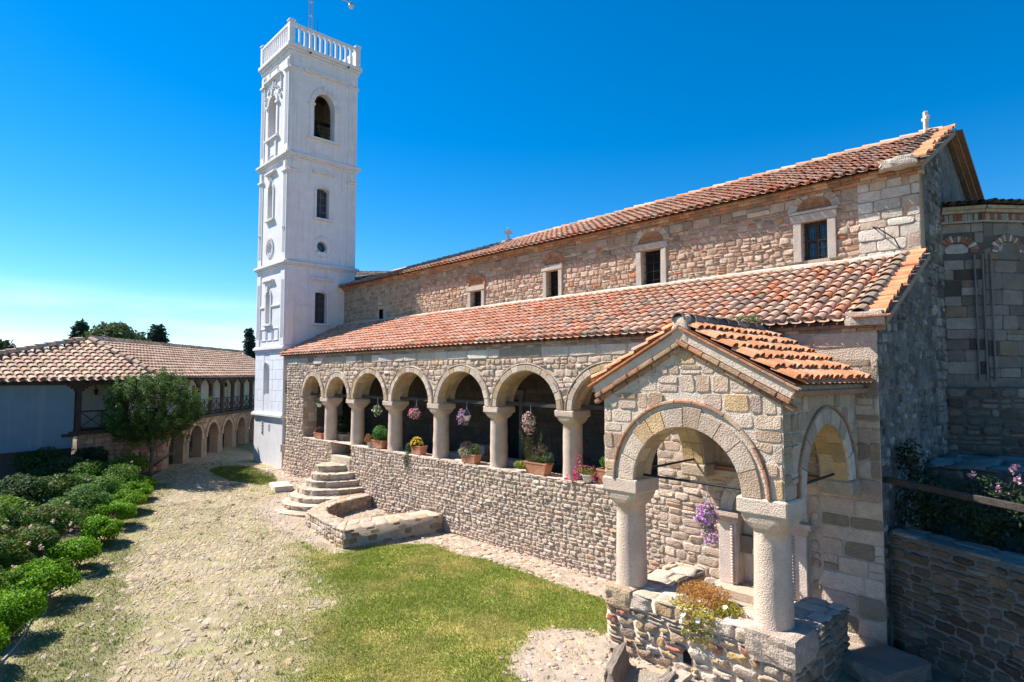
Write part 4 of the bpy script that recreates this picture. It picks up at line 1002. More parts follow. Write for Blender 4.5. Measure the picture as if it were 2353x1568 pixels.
surround(tE, opE[0], .22, hood=(19.3, .55)); surround(tE, opE[1], .1, hood=(14.5, .25), imp=False, key=False); surround(tE, opE[2], .1, hood=(9.3, .25), imp=False, key=False)
# plaster ornament: garland over the belfry arch, rosette round the oculus, raised panels
g = G(); c = cS
for k in range(70):
    t = rng.uniform(.1, math.pi - .1); rr = rng.uniform(.78, 1.0); u, v = c - rr * math.cos(t), 18.0 + rr * 1.05 * math.sin(t)
    P = tS(u, v, .02); lathe(g, [(0, P[2] - .05), (.045, P[2] - .02), (.05, P[2] + .02), (0, P[2] + .05)], P[0], P[1], 7, WH)
for k in range(16):
    P = tS(c + rng.uniform(-.12, .12), 18.75 + rng.uniform(0, .5), .03); lathe(g, [(0, P[2] - .06), (.05, P[2]), (0, P[2] + .06)], P[0], P[1], 7, WH)
for k in (-1, 1):
    for z in np.linspace(18.5, 19.2, 7): P = tS(c + k * .98, z, .03); lathe(g, [(0, z - .06), (.06, z), (0, z + .06)], P[0], P[1], 7, WH)
for k in range(12): P = tS(c + rng.uniform(-.13, .13), 14.12 + rng.uniform(0, .38), .02); lathe(g, [(0, P[2] - .05), (.05, P[2]), (0, P[2] + .05)], P[0], P[1], 7, WH)
g.build('plaster_garland', 'plaster', tower, smooth=True)
g = G()
for k in range(26):
    t = 2 * math.pi * k / 26
    for rr, sz in ((.42, .07), (.3, .045)): P = tS(c + rr * math.cos(t), 10.9 + rr * 1.05 * math.sin(t), .01); lathe(g, [(0, P[2] - sz), (sz * .9, P[2]), (0, P[2] + sz)], P[0], P[1], 6, WH)
g.build('oculus_wreath', 'plaster', tower, smooth=True)
g = G(); tubem(g, tE, [(cE + .5 * math.cos(t), 10.92 + .5 * math.sin(t), .01) for t in np.linspace(0, 2 * math.pi, 25)], .03); tubem(g, tE, [(cE + .27 * math.cos(t), 10.92 + .27 * math.sin(t), .0) for t in np.linspace(0, 2 * math.pi, 25)], .025); g.build('oculus_ring', 'plaster', tower, smooth=True)
g = G()
def panel(m, u0, u1, v0, v1, t=.035):
    g = G(); mbox(g, m, u0, u1, v0, v0 + t, .03); mbox(g, m, u0, u1, v1 - t, v1, .03); mbox(g, m, u0, u0 + t, v0 + t, v1 - t, .03); mbox(g, m, u1 - t, u1, v0 + t, v1 - t, .03); g.build('raised_panel', 'plaster', tower)
for k in range(3): panel(tS, .62 + k * .72, 1.24 + k * .72, 6.4, 6.98)
panel(tS, c - .34, c + .34, 15.45, 16.05); panel(tE, cE - .5, cE + .5, 15.4, 16.0); panel(tS, c - .5, c + .5, 19.5, 19.85)
for m_, u0, u1, v0, v1, h in ((tS, c - .56, c - .38, 15.28, 16.24, .06), (tS, c + .38, c + .56, 15.28, 16.24, .06), (tS, .5, c - .4, 8.0, 8.08, .05), (tS, c + .4, wS - .5, 8.0, 8.08, .05), (tE, .5, cE - .45, 8.0, 8.06, .03), (tE, cE + .45, wE - .5, 8.0, 8.06, .03)):
    g = G(); mbox(g, m_, u0, u1, v0, v1, h); g.build('string_moulding', 'plaster', tower)
# scored ashlar joints in the lower stage: blocks set a few mm proud
g = G(); zc = [3.0, 3.52, 4.04, 4.55, 5.0, 5.45, 5.84]
for k in range(6):
    u = -.35 if k % 2 else 0.0
    while u < wS:
        a, b = max(u, 0), min(u + .72, wS); u += .72
        for p, q in (([(a, b)]) if b < c - .36 or a > c + .28 else [(a, c - .36), (c + .28, b)]):
            if q - p > .06: mbox(g, tS, p + .008, q - .008, zc[k] + .008, zc[k + 1] - .008, .014, (.74, .755, .80), .004)
g.build('ashlar_facing', 'plaster', tower)
g = G(); mbox(g, tS, .95, 1.13, 1.95, 2.6, .02, (.5, .48, .46)); 
for z in (2.05, 2.2, 2.35, 2.5): lathe(g, [(0, z - .06), (.06, z), (0, z + .06)], TX0 + 1.04, TY0 - .02, 8, (.6, .58, .55))
g.build('carved_relief', 'marble', tower); 
g = G(); mbox(g, tS, 1.75, 1.98, 2.1, 2.45, .004, (.3, .3, .31)); g.build('small_niche', 'plaster', tower)
# window fillings
def filling(m, o, cols=2, rows=4, col=(.10, .12, .15)):
    c, hw, s, t = o['c'], o['hw'], o['sill'], o['spring'] + (o.get('r') or 0)
    g = G(); mbox(g, m, c - hw, c + hw, s, t, -.3, (.05, .06, .08), 0, -.36)
    for k in range(cols + 1): x = c - hw + 2 * hw * k / cols; mbox(g, m, x - .03, x + .03, s, t, -.26, col, .005, -.3)
    for k in range(rows + 1): z = s + (t - s) * k / rows; mbox(g, m, c - hw, c + hw, z - .025, z + .025, -.265, col, .005, -.299)
    g.build('shutter', 'wood', tower)
filling(tE, opE[1]); filling(tE, opE[2], 2, 4, (.07, .075, .095))
filling(tS, opS[1], 1, 3, (.6, .58, .56)); filling(tS, opS[2], 1, 2, (.5, .49, .48)); filling(tS, opS[3], 1, 1, (.6, .58, .56))
g = G(); mbox(g, tE, cE - .3, cE + .3, 10.6, 11.25, -.25, (.03, .06, .08), 0, -.3); g.build('oculus_pane', 'glass', tower)
g = G(); mbox(g, tS, cS - .3, cS + .3, 10.6, 11.2, -.2, (.55, .54, .53), 0, -.3); g.build('oculus_pane', 'plaster', tower)
g = G()
for z in (16.4, 16.65, 16.9, 17.15, 17.4): tubem(g, tE, [(cE - .53, z, -.38), (cE + .53, z, -.38)], .012, 6, (.05, .05, .05))
for u in (cE - .3, cE, cE + .3): tubem(g, tE, [(u, 16.2, -.38), (u, 16.9, -.38)], .012, 6, (.05, .05, .05))
g.build('belfry_railing', 'iron', tower)
g = G(); P = tE(cE + .05, 0, -1.3)
lathe(g, [(.36, 16.75), (.34, 16.85), (.27, 17.0), (.2, 17.25), (.17, 17.4), (.08, 17.47)], P[0], P[1], 18, (.06, .07, .06)); bar(g, P + (0, -1.2, 17.55), P + (0, 1.2, 17.55), .12, .14, (.05, .035, .025)); tube(g, [P + (0, 0, 17.45), P + (0, 0, 17.6)], .03, 6, (.05, .05, .05))
g.build('bell', 'iron', tower)
for z0, u0 in ((20.27, .9), (20.27, 2.9)):
    g = G(); P = tE(u0, 20.16, .17); tube(g, [P, P + (.07, 0, 0)], .045, 8, (.08, .07, .06)); g.build('drain_spout', 'iron', tower)
# balustrade
ex = .1; B0, B1, D0, D1 = TX0 - ex + .02, TX1 + ex - .02, TY0 - ex + .02, TY1 + ex - .02
g = G(); t_ = .13
for a in ((B0, B1, D0, D0 + t_), (B0, B1, D1 - t_, D1), (B0, B0 + t_, D0 + t_, D1 - t_), (B1 - t_, B1, D0 + t_, D1 - t_)): box(g, a[0], a[1], a[2], a[3], 21.26, 21.42, WH, .015)
bal = g.build('balustrade', 'plaster', tower)
for x in (B0, B1 - .24):
    for y in (D0, D1 - .24):
        g = G(); box(g, x - .01, x + .25, y - .01, y + .25, 20.39, 21.46, WH, .015); box(g, x - .04, x + .28, y - .04, y + .28, 21.46, 21.54, WH, .015); box(g, x + .02, x + .22, y + .02, y + .22, 21.541, 21.58, (.3, .3, .32), .02); g.build('post', 'plaster', bal)
def baluster(x, y):
    g = G(); P = [(.055, 20.395), (.055, 20.5), (.045, 20.56), (.045, 21.1), (.06, 21.19), (.085, 21.262)]
    V = []; 
    for h, z in P: V += [(x - h, y - h, z), (x + h, y - h, z), (x + h, y + h, z), (x - h, y + h, z)]
    g.add(V, [(i * 4 + j, i * 4 + (j + 1) % 4, i * 4 + 4 + (j + 1) % 4, i * 4 + 4 + j) for i in range(len(P) - 1) for j in range(4)], None, WH); g.build('baluster', 'plaster', bal)
for k in range(11):
    f = (k + 1) / 12
    for y in (D0 + .065, D1 - .065): baluster(B0 + .24 + (B1 - B0 - .48) * f, y)
    for x in (B0 + .065, B1 - .065): baluster(x, D0 + .24 + (D1 - D0 - .48) * f)
# mast on the roof
mst = thing('antenna_mast', 'thin lattice antenna mast standing on the bell tower roof', 'antenna mast', (-28.5, 13.1, 20.4))
g = G(); q = [(-28.5 + .11 * math.cos(a), 13.1 + .11 * math.sin(a)) for a in (.3, 2.4, 4.5)]
for x, y in q: tube(g, [(x, y, 20.4), (x, y, 27)], .022, 6)
g.build('uprights', 'galv', mst)
g = G()
for k in range(9):
    for i in range(3): a, b = q[i], q[(i + 1) % 3]; tube(g, [(*a, 20.7 + k * .7), (*b, 20.7 + k * .7)], .012, 5)
g.build('rungs', 'galv', mst)
g = G()     # drum antenna on an outrigger, only its lower rim is in the picture
bar(g, (-28.4, 13.1, 24.3), (-28.3, 15.15, 24.3), .05)
lathe(g, [(.0, 24.0), (.1, 24.02), (.14, 24.15), (.12, 24.3), (.0, 24.32)], -28.3, 15.2, 14); g.build('drum_antenna', 'galv', mst)
g = G(); tube(g, [(-28.5, 13.45, 20.4), (-28.5, 13.45, 21.8), (-28.5, 13.45, 22.7)], [.028, .02, .008], 8); tag(g.build('whip_antenna', 'iron', None, loc=None), 'thin dark whip antenna rod standing beside the lattice mast on the tower', 'antenna')

# ================================================================= PORCH
PX0, PX1, PY = -6.62, -3.55, 8.5; PC = (PX0 + PX1) / 2
porch = thing('porch', 'small gabled stone porch on two round columns in front of the church wall', 'porch', (PC, 9.8, .3))
pm = frame_map((0, PY, 0), (1, 0, 0), (0, 0, 1), (0, -1, 0))
def ptop(u): return 5.29 - np.abs(np.asarray(u, float) - PC) * .51
g = G()
wall_open(g, pm, PX0, PX1, 2.98, 5.3, [dict(c=PC, hw=.93, sill=2.97, spring=2.98, r=.93, nosill=True)], .48, (.58, .52, .45), topf=ptop)
masonry(g, pm, PX0, PX1, 2.99, 5.4, (.15, .31), (.17, .46), .02, P_PORCH, .03, [('arch', PC, 2.98, 1.36, 2.9, 1.0)], topf=lambda u: ptop(u) - .06, cut=True, pw=.34, wav=.02, split=.12)
g.build('gable_front', 'ashlar', porch)
g = G(); arch_ring(g, pm, PC, 2.98, .925, 1.23, -.02, .03, P_PORCH, 10, jr=.035, gap=.012)
for k in range(2): arch_ring(g, pm, PC, 2.98, .915, .94, -.22 * k - .24, -.22 * k - .02, [((.46, .37, .25), 3), ((.5, .42, .3), 2)], 9)
g.build('arch', 'ashlar', porch)
g = G(); arch_ring(g, pm, PC, 2.98, 1.30, 1.355, -.02, .055, [((.42, .21, .13), 3), ((.46, .32, .22), 2), ((.38, .23, .16), 1)], 15, gap=.012, jr=.004); g.build('arch_hood', 'brick', porch)
for nm, x, sg in (('side_wall', PX1, 1), ('side_wall', PX0, -1)):
    sm_ = frame_map((x, 0, 0), (0, 1, 0), (0, 0, 1), (sg, 0, 0))
    ac, ah, ar_ = 10.12, .93, .98
    g = G(); wall_open(g, sm_, PY + .004, YA - .004, 2.98, 4.56, [dict(c=ac, hw=ah, sill=2.97, spring=2.98, r=ar_, nosill=True)], .46, (.47, .41, .34))
    masonry(g, sm_, PY, YA - .03, 2.99, 4.42, (.16, .3), (.2, .48), .022, [((.42, .35, .28), 4), ((.36, .29, .22), 3), ((.46, .4, .33), 2)], .018, [('arch', ac, 2.98, ah + .27, 2.9, (ar_ + .27) / (ah + .27))], cut=True, pw=.33, wav=.02)
    g.build(nm, 'ashlar', porch)
    g = G(); arch_ring(g, sm_, ac, 2.98, ah - .005, ah + .24, -.02, .025, [((.45, .40, .34), 3), ((.40, .34, .28), 2), ((.53, .5, .45), 1)], 9, ar_ / ah, jr=.02, gap=.014)
    arch_ring(g, sm_, ac, 2.98, ah + .25, ah + .29, -.02, .05, [((.36, .23, .16), 1)], 12, (ar_ + .27) / (ah + .27), gap=.01, jr=.004)
    for k in range(2): arch_ring(g, sm_, ac, 2.98, ah - .02, ah + .01, -.2 * k - .23, -.2 * k - .02, [((.5, .38, .2), 3), ((.48, .40, .26), 2), ((.42, .34, .2), 2)], 8, ar_ / ah)
    g.build('side_arch', 'ashlar', porch)
    g = G(); box(g, x - sg * .5, x + sg * .05, 11.02, YA - .002, 2.72, 2.97, (.45, .38, .29), .03, jit=.005); g.build('corbel', 'ashlar', porch)
    g = G(); tube(g, [(x - sg * .24, 9.0, 3.04), (x - sg * .24, 11.2, 3.06)], .022, 8); g.build('tie_rod', 'iron', porch)
for x, r in ((-6.3, .262), (-3.87, .268)):
    c = round_column(porch, x, PY + .3, 1.17, 2.52, r, .68 if x < -5 else .7, .47, .64)
g = G(); tube(g, [(-6.1, PY + .25, 3.05), (-4.1, PY + .25, 3.03)], .02, 8); g.build('tie_rod', 'iron', porch)
# roof
ph = 1.74; pz0, pz1 = 4.63, 5.54; sl = (pz1 - pz0) / ph; uE = np.array([-1, 0, sl]) / math.hypot(1, sl); nE_ = np.array([sl, 0, 1]) / math.hypot(1, sl); uW = uE * (-1, 1, 1); nW_ = nE_ * (-1, 1, 1); LP = math.hypot(ph, pz1 - pz0)
P_TP = [((.66, .30, .155), 5), ((.63, .25, .115), 3), ((.64, .37, .23), 2), ((.5, .28, .18), .8)]
g = G(); ny_ = 15; y0, y1 = PY - .1, YA - .02
tiles(g, (PC + ph, y0, pz0), (0, 1, 0), uE, nE_, ny_, 6, (y1 - y0) / ny_, LP / 6, .094, .07, P_TP, lift=.042)
tiles(g, (PC - ph, y0, pz0), (0, 1, 0), uW, nW_, ny_, 6, (y1 - y0) / ny_, LP / 6, .09, .068, P_TP, lift=.042)
g.add([(PC + ph, y0, pz0 - .04), (PC + ph, y1, pz0 - .04), (PC, y1, pz1 - .04), (PC, y0, pz1 - .04), (PC - ph, y0, pz0 - .04), (PC - ph, y1, pz0 - .04)], [(0, 1, 2, 3), (3, 2, 5, 4)], None, (.3, .15, .1))
ridge_tiles(g, (PC, y0, pz1 + .02), (PC, y1, pz1 + .02), .36, .115, P_DARK + [((.36, .25, .18), 4)])
g.build('porch_roof', 'tile', porch)
g = G()
for sg in (1, -1):      # raking edge: mortar bed, brick course, thin tiles on edge
    u = np.array([sg, 0, -sl]) / math.hypot(1, sl); n_ = np.array([sg * sl, 0, 1]) / math.hypot(1, sl); T = np.eye(4); T[:3, 0] = u; T[:3, 1] = (0, 1, 0); T[:3, 2] = n_; T[:3, 3] = (PC, 0, pz1 - .06)
    L1 = LP + .03
    box(g, .0, L1, PY - .075, PY + .05, -.19, -.035, (.57, .49, .42), .012, T)
rock(g, PC - .14, PC + .14, PY - .085, PY + .06, pz1 - .3, pz1 + .1, (.57, .49, .42), rnd=.3); g.build('raking_coping', 'mortar', porch)
g = G()
for sg in (1, -1):
    u = np.array([sg, 0, -sl]) / math.hypot(1, sl); n_ = np.array([sg * sl, 0, 1]) / math.hypot(1, sl); T = np.eye(4); T[:3, 0] = u; T[:3, 1] = (0, 1, 0); T[:3, 2] = n_; T[:3, 3] = (PC, 0, pz1 - .06)
    x = .06
    while x < L1 - .05:
        w = rng.uniform(.22, .42); b = min(x + w, L1 + .02); c = pick([((.44, .22, .12), 3), ((.48, .3, .18), 2), ((.36, .2, .13), 1)], 1)[0]
        box(g, x, b - .012, PY - .095 + rng.normal(0, .008), PY + .05, -.262, -.195, c, .01, T); box(g, x + .1, b + .08, PY - .05, PY + .05, -.33, -.266, c * .85, .01, T); x = b
    x = .02
    while x < L1: box(g, x, min(x + .36, L1 + .05), PY - .13, PY - .02, -.03, .0, pick(P_TP, 1)[0] * .9, .004, T); x += .365
    box(g, LP + .02, LP + .05, y0, y1, -.14, -.06, (.33, .2, .14), .006, T)
g.build('raking_bricks', 'brick', porch)
g = G()
for sg in (1, -1): box(g, PC + sg * 1.5, PC + sg * 1.67, PY + .05, YA - .01, 4.49, 4.58, (.38, .3, .23), .02); box(g, PC + sg * 1.5, PC + sg * 1.6, PY + .05, YA - .01, 4.40, 4.488, (.34, .25, .18), .02)
g.build('eaves_bricks', 'brick', porch)
# plinth: low walls carrying the columns
g = G(); QX0, QX1, QY = -6.56, -3.47, 8.45
TOPC = (.50, .44, .37)
box(g, QX0, QX1, QY, QY + .78, -.4, 1.16, (.52, .475, .41)); box(g, QX1 - .62, QX1, QY + .781, 10.5, -.4, 1.10, (.4, .37, .32)); box(g, QX0, QX0 + .62, QY + .781, 10.6, -.4, 1.10, (.42, .39, .34))
qm = frame_map((0, QY, 0), (1, 0, 0), (0, 0, 1), (0, -1, 0))
masonry(g, qm, QX0, QX1, -.1, .97, (.1, .19), (.13, .4), .06, P_PLINTH, .035, [('rect', -5.13, -4.97, .34, .58)], wav=.05, split=.2, pw=.45)
masonry(g, qm, QX0, QX1, .92, 1.17, (.24, .25), (.3, .62), .055, P_PLINTH, .03, pw=.4, wav=.02, split=.08)
masonry(g, frame_map((QX1, 0, 0), (0, 1, 0), (0, 0, 1), (1, 0, 0)), QY, 10.5, -.1, 1.12, (.13, .24), (.2, .5), .05, [((.3, .25, .19), 3), ((.24, .2, .15), 3), ((.36, .3, .23), 1)], .03, wav=.04, pw=.5)
masonry(g, frame_map((QX0, 0, 0), (0, 1, 0), (0, 0, 1), (-1, 0, 0)), QY, 10.6, -.1, 1.12, (.13, .24), (.2, .5), .05, P_PLINTH, .03, wav=.04, pw=.5)
masonry(g, frame_map((QX0 + .62, 0, 0), (0, 1, 0), (0, 0, 1), (1, 0, 0)), QY + .8, 10.6, .5, 1.1, (.13, .24), (.2, .5), .03, P_PLINTH, .03, wav=.04, pw=.5)
tm_ = lambda z: frame_map((0, 0, z), (1, 0, 0), (0, 1, 0), (0, 0, 1))
masonry(g, tm_(1.165), QX0 - .02, QX1 + .02, QY - .04, QY + .8, (.3, .42), (.35, .8), .03, [((.55, .49, .42), 3), ((.5, .43, .35), 2)], .03, pw=.5, wav=.02, split=.05)
masonry(g, tm_(1.105), QX1 - .64, QX1 + .03, QY + .8, 10.5, (.3, .5), (.3, .64), .03, [((.55, .49, .42), 3), ((.48, .42, .35), 2)], .03, pw=.5)
masonry(g, tm_(1.105), QX0, QX0 + .64, QY + .8, 10.6, (.3, .5), (.3, .64), .03, [((.55, .49, .42), 3), ((.5, .43, .35), 2)], .03, pw=.5)
g.build('plinth', 'rubble', porch, smooth=True)
g = G()
rock(g, QX0 - .03, QX0 + .5, QY - .06, QY + .3, .86, 1.19, (.36, .28, .2), rough=.035, rnd=.14); g.build('corner_stone', 'rubble', porch)
g = G(); rock(g, QX1 - .62, QX1 + .06, QY - .08, QY + .74, .78, 1.2, (.42, .36, .31), rough=.03, rnd=.1); g.build('corner_stone', 'rubble', porch)
g = G(); box(g, -5.12, -4.98, QY - .01, QY + .3, .36, .56); g.build('drain_hole', 'dark', porch)
g = G(); box(g, QX0 + .62, QX1 - .62, QY + .78, YA - .43, -.2, .52, (.42, .36, .3)); g.build('porch_floor', 'ashlar', porch)

# ================================================================= STAIRS, BASIN, LOOSE STONES
steps = thing('stone_steps', 'fan of curved stone steps climbing to the arcade doorway', 'steps', (-21.2, 11, .2))
SP = [(-21.75, .62, .95, 1.36), (-21.42, .82, 1.27, 1.13), (-21.4, 1.08, 1.45, .9), (-21.25, 1.32, 1.82, .68), (-20.97, 1.6, 2.2, .49), (-20.7, 1.85, 2.58, .33), (-20.4, 2.2, 2.98, .18)]
g = G(); rock(g, -22.41, -20.89, 11.44, 12.3, .9, 1.635, (.5, .44, .36), rnd=.05)
bas_x = lambda y: np.interp(y, [8.6, 8.85, 9.5, 10.3, 11.46], [-18.25, -18.55, -19.12, -19.58, -19.9])
for k, (cx, a, b, z) in enumerate(SP):
    th = np.linspace(math.pi, 2 * math.pi, 40); po = np.stack([cx + a * np.cos(th), 11.55 + b * np.sin(th)], 1); po += rng.normal(0, .012, po.shape); po[:, 0] = np.minimum(po[:, 0], bas_x(po[:, 1])); po = po[np.concatenate([[True], np.linalg.norm(np.diff(po, axis=0), axis=1) > .02])]
    prism(g, po, -.1, z - .005, (.49, .43, .36), .03)
    # rough stones along the riser and worn slabs on the tread
    ln = math.pi * math.sqrt((a * a + b * b) / 2)
    def rm(u, v, h, cx=cx, a=a, b=b, ln=ln):
        t = math.pi + np.asarray(u) / ln * math.pi; h = np.asarray(h)
        return np.stack([cx + (a + h) * np.cos(t), 11.55 + (b + h) * np.sin(t), np.asarray(v) + 0 * t], -1)
    zl = SP[k + 1][3] if k + 1 < len(SP) else .0
    masonry(g, rm, .03, ln - .03, zl + .015, z - .0, (.2, .25), (.2, .5), .035, [((.44, .36, .28), 3), ((.36, .28, .2), 2), ((.5, .43, .36), 3)], .015, pw=.45, wav=.01, split=.05, keep=lambda u, v, rm=rm: (lambda p: p[..., 0] < bas_x(p[..., 1]) - .05)(rm(u, v, 0.)))
    def tr(u, v, h, cx=cx, a=a, b=b, ln=ln, z=z):
        t = math.pi + np.asarray(u) / ln * math.pi; v = np.asarray(v)
        return np.stack([cx + (a - v) * np.cos(t), 11.55 + (b - v) * np.sin(t), z - .004 + np.asarray(h) + 0 * t], -1)
    masonry(g, tr, .03, ln - .03, -.02, min(a, b) * .9 if k == 0 else .42, (.3, .42), (.3, .6), .014, [((.55, .49, .41), 3), ((.5, .43, .35), 2)], .012, pw=.45, wav=.02, split=.1, keep=lambda u, v, tr=tr: (lambda p: p[..., 0] < bas_x(p[..., 1]) - .1)(tr(u, v, 0.)))
g.build('steps', 'rubble', steps, smooth=True)
basin = thing('stone_planter_wall', 'low rubble wall round an empty stone bed beside the curved steps', 'low wall', (-17.2, 10, .1))
BO = [(-20.0, 11.46), (-19.67, 10.3), (-19.2, 9.5), (-18.6, 8.85), (-18.3, 8.6), (-17.0, 8.45), (-15.42, 8.3), (-15.12, 11.46)]
BI = [(-19.3, 11.46), (-18.9, 9.9), (-18.5, 9.4), (-18.1, 9.12), (-17.6, 8.98), (-17.0, 8.95), (-16.4, 9.02), (-15.97, 11.46)]
g = G(); BZ = .5; n = len(BO)
V = [(*p, -.1) for p in BO] + [(*p, BZ) for p in BO] + [(*p, BZ) for p in BI] + [(*p, -.05) for p in BI]
g.add(V, [(r * n + i, r * n + i + 1, (r + 1) * n + i + 1, (r + 1) * n + i) for r in range(3) for i in range(n - 1)], None, (.45, .38, .31))
for P, sg, z0, pal in ((BO, 1, -.05, P_PLINTH[:4] + [((.5, .44, .37), 3)]), (BI, -1, 0, [((.38, .28, .2), 3), ((.44, .35, .27), 2)])):
    for i in range(n - 1):
        a, b = np.array(P[i]), np.array(P[i + 1]); Lk = np.linalg.norm(b - a); d = (b - a) / Lk; nr = np.array((d[1], -d[0])) * (1 if sg > 0 else -1)
        if sg > 0 and i == n - 2: masonry(g, frame_map((*a, 0), (*d, 0), (0, 0, 1), (*nr, 0)), 0, Lk, z0, BZ, (.12, .2), (.2, .4), .03, [((.25, .2, .15), 2), ((.4, .34, .28), 1)], .02, skip=.6, pw=.6); continue
        masonry(g, frame_map((*a, 0), (*d, 0), (0, 0, 1), (*nr, 0)), 0, Lk, z0, BZ, (.12, .2), (.14, .34), .04, pal, .015, wav=.02)
for i in range(n - 1):
    o0, o1, i0, i1 = map(np.array, (BO[i], BO[i + 1], BI[i], BI[i + 1])); m = max(1, int(np.linalg.norm(o1 - o0) / .42))
    def qm2(u, v, h, o0=o0, o1=o1, i0=i0, i1=i1):
        u = np.asarray(u)[..., None]; v = np.asarray(v)[..., None]; p = (o0 + (o1 - o0) * u) * (1 - v) + (i0 + (i1 - i0) * u) * v
        return np.concatenate([p, (BZ + np.asarray(h))[..., None] * np.ones_like(p[..., :1])], -1)
    for k in range(m): masonry(g, qm2, k / m, (k + 1) / m, -.03, 1.02, (.45, .58), (.4, 1.1), .022, [((.48, .41, .335), 4), ((.44, .35, .265), 2), ((.46, .34, .22), .5)], .02, pw=.5, wav=0, split=0)
g.build('wall', 'rubble', basin, smooth=True)
g = G(); g.add([(-19.4, 11.5, .06), (-18.8, 9.8, .06), (-17.4, 8.9, .06), (-16.3, 8.95, .06), (-15.9, 11.5, .06)], None, None, (.2, .15, .11), [[4, 3, 2, 1, 0]]); g.build('soil', 'ground', basin)
def loose_block(name, label, cat, loc, size, rot, col, ch=.03, jit=.012):
    g = G(); T = np.array(Matrix.Translation(loc) @ Matrix.Rotation(rot, 4, 'Z')); rock(g, -size[0] / 2, size[0] / 2, -size[1] / 2, size[1] / 2, 0, size[2], col, T, jit * 1.6, .08, seed=int(abs(loc[0]) * 7))
    return tag(g.build(name, 'marble', None, loc=loc), label, cat)
loose_block('stone_block', 'loose pale hewn stone block lying beside the steps near the tower', 'stone block', (-23.65, 10.03, .17), (1.15, .68, .34), R(-12), (.58, .53, .47))
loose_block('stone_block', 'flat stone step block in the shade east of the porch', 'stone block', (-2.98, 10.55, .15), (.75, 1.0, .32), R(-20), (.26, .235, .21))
# pieces of a stone channel in front of the porch
trg = thing('stone_channel', 'broken dark stone water channel below the drain hole of the porch', 'stone channel', (-5.2, 7.9, .15))
def Tm(loc, rz, rx=0, ry=0): return np.array(Matrix.Translation(loc) @ Matrix.Rotation(rz, 4, 'Z') @ Matrix.Rotation(rx, 4, 'X') @ Matrix.Rotation(ry, 4, 'Y'))
g = G(); rock(g, -.09, .09, -.48, .48, -.2, .36, (.20, .175, .15), Tm((-5.75, 7.72, .1), R(24), R(4), R(-16)), .03); g.build('side_slab', 'rubble', trg)
g = G(); rock(g, -.07, .07, -.42, .42, -.2, .30, (.33, .29, .25), Tm((-5.08, 7.72, .1), R(10), R(4), R(14)), .03); g.build('side_slab', 'rubble', trg)
g = G(); box(g, -.32, .32, -.46, .46, -.05, .06, (.3, .27, .23), .02, Tm((-5.42, 7.72, .1), R(18), R(4)), .012); g.build('bed_slab', 'rubble', trg)
g = G(); rock(g, -.16, .16, -.2, .2, .0, .14, (.5, .44, .38), Tm((-5.02, 8.1, .2), R(5)), .02); g.build('spout_stone', 'rubble', trg)
# retaining wall to the east, with the terrace behind it
RW0 = np.array((-3.18, 11.72)); RD = np.array((.883, -.469)); RN = np.array((RD[1], -RD[0]))
rw = thing('retaining_wall', 'rough rubble terrace retaining wall in the shade right of the porch', 'retaining wall', (*(RW0 + RD * 2), .2))
g = G(); rm_ = frame_map((*RW0, 0), (*RD, 0), (0, 0, 1), (*RN, 0)); LR = 7.0
V = [rm_(0, -.3, 0), rm_(LR, -.3, 0), rm_(LR, 2.18, 0), rm_(0, 2.12, 0), rm_(0, 2.12, -.55), rm_(LR, 2.18, -.5), rm_(0, 1.0, -.55), rm_(LR, 1.0, -.5)]
g.add(V, [(0, 1, 2, 3), (3, 2, 5, 4), (4, 5, 7, 6)], None, (.25, .22, .19))
masonry(g, rm_, 0.02, LR, -.1, 2.06, (.11, .22), (.16, .44), .055, [((.15, .12, .09), 4), ((.12, .10, .08), 3), ((.22, .195, .165), 1.2), ((.095, .07, .053), 1.5), ((.17, .13, .09), 1)], .022, wav=.08, split=.2)  # stone colours lowered, shade beside the porch painted in
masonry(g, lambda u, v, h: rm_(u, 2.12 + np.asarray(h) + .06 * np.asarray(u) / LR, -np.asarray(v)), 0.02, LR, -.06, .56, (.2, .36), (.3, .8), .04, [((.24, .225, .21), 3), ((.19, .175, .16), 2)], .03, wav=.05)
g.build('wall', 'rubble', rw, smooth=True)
g = G(); g.add([(*(RW0 - RN * .3), 1.9), (*(RW0 + RD * LR - RN * .3), 1.9), (8, 30, 2.2), (XE + .02, 30, 2.2)], [(0, 1, 2, 3)], None, (.10, .08, .06)); kind(g.build('terrace_ground', 'ground'), 'structure')
tl = thing('terrace_ledge', 'dark low stone ledge below the apse behind the rose bed', 'low wall', (-1.6, 14.6, 2))
g = G(); box(g, XE + .03, 2.5, 14.15, 16.1, 1.9, 3.0, (.22, .2, .18)); masonry(g, frame_map((0, 14.15, 0), (1, 0, 0), (0, 0, 1), (0, -1, 0)), XE + .05, 2.5, 2.0, 3.0, (.15, .3), (.3, .7), .05, P_DARK, .03)
masonry(g, tm_(3.0), XE + .05, 2.5, 14.1, 16.1, (.3, .6), (.4, .9), .06, [((.26, .25, .24), 3), ((.2, .19, .17), 2)], .04); g.build('ledge', 'rubble', tl, smooth=True)
rl = thing('timber_rail', 'weathered grey timber rail fixed to the church corner above the retaining wall', 'rail', (-3.1, 11.7, 2.9))
g = G(); p0, p1 = np.array((-3.18, 11.62, 2.98)), np.array((-.2, 10.15, 2.9)); bar(g, p0, p1, .06, .1, (.05, .042, .036), .008); g.build('rail', 'wood', rl)  # near-black colour puts the shade into the grey timber
g = G(); bar(g, (-.25, 10.2, 1.9), (-.25, 10.2, 3.0), .1, .1, (.2, .165, .135)); g.build('post', 'wood', rl)
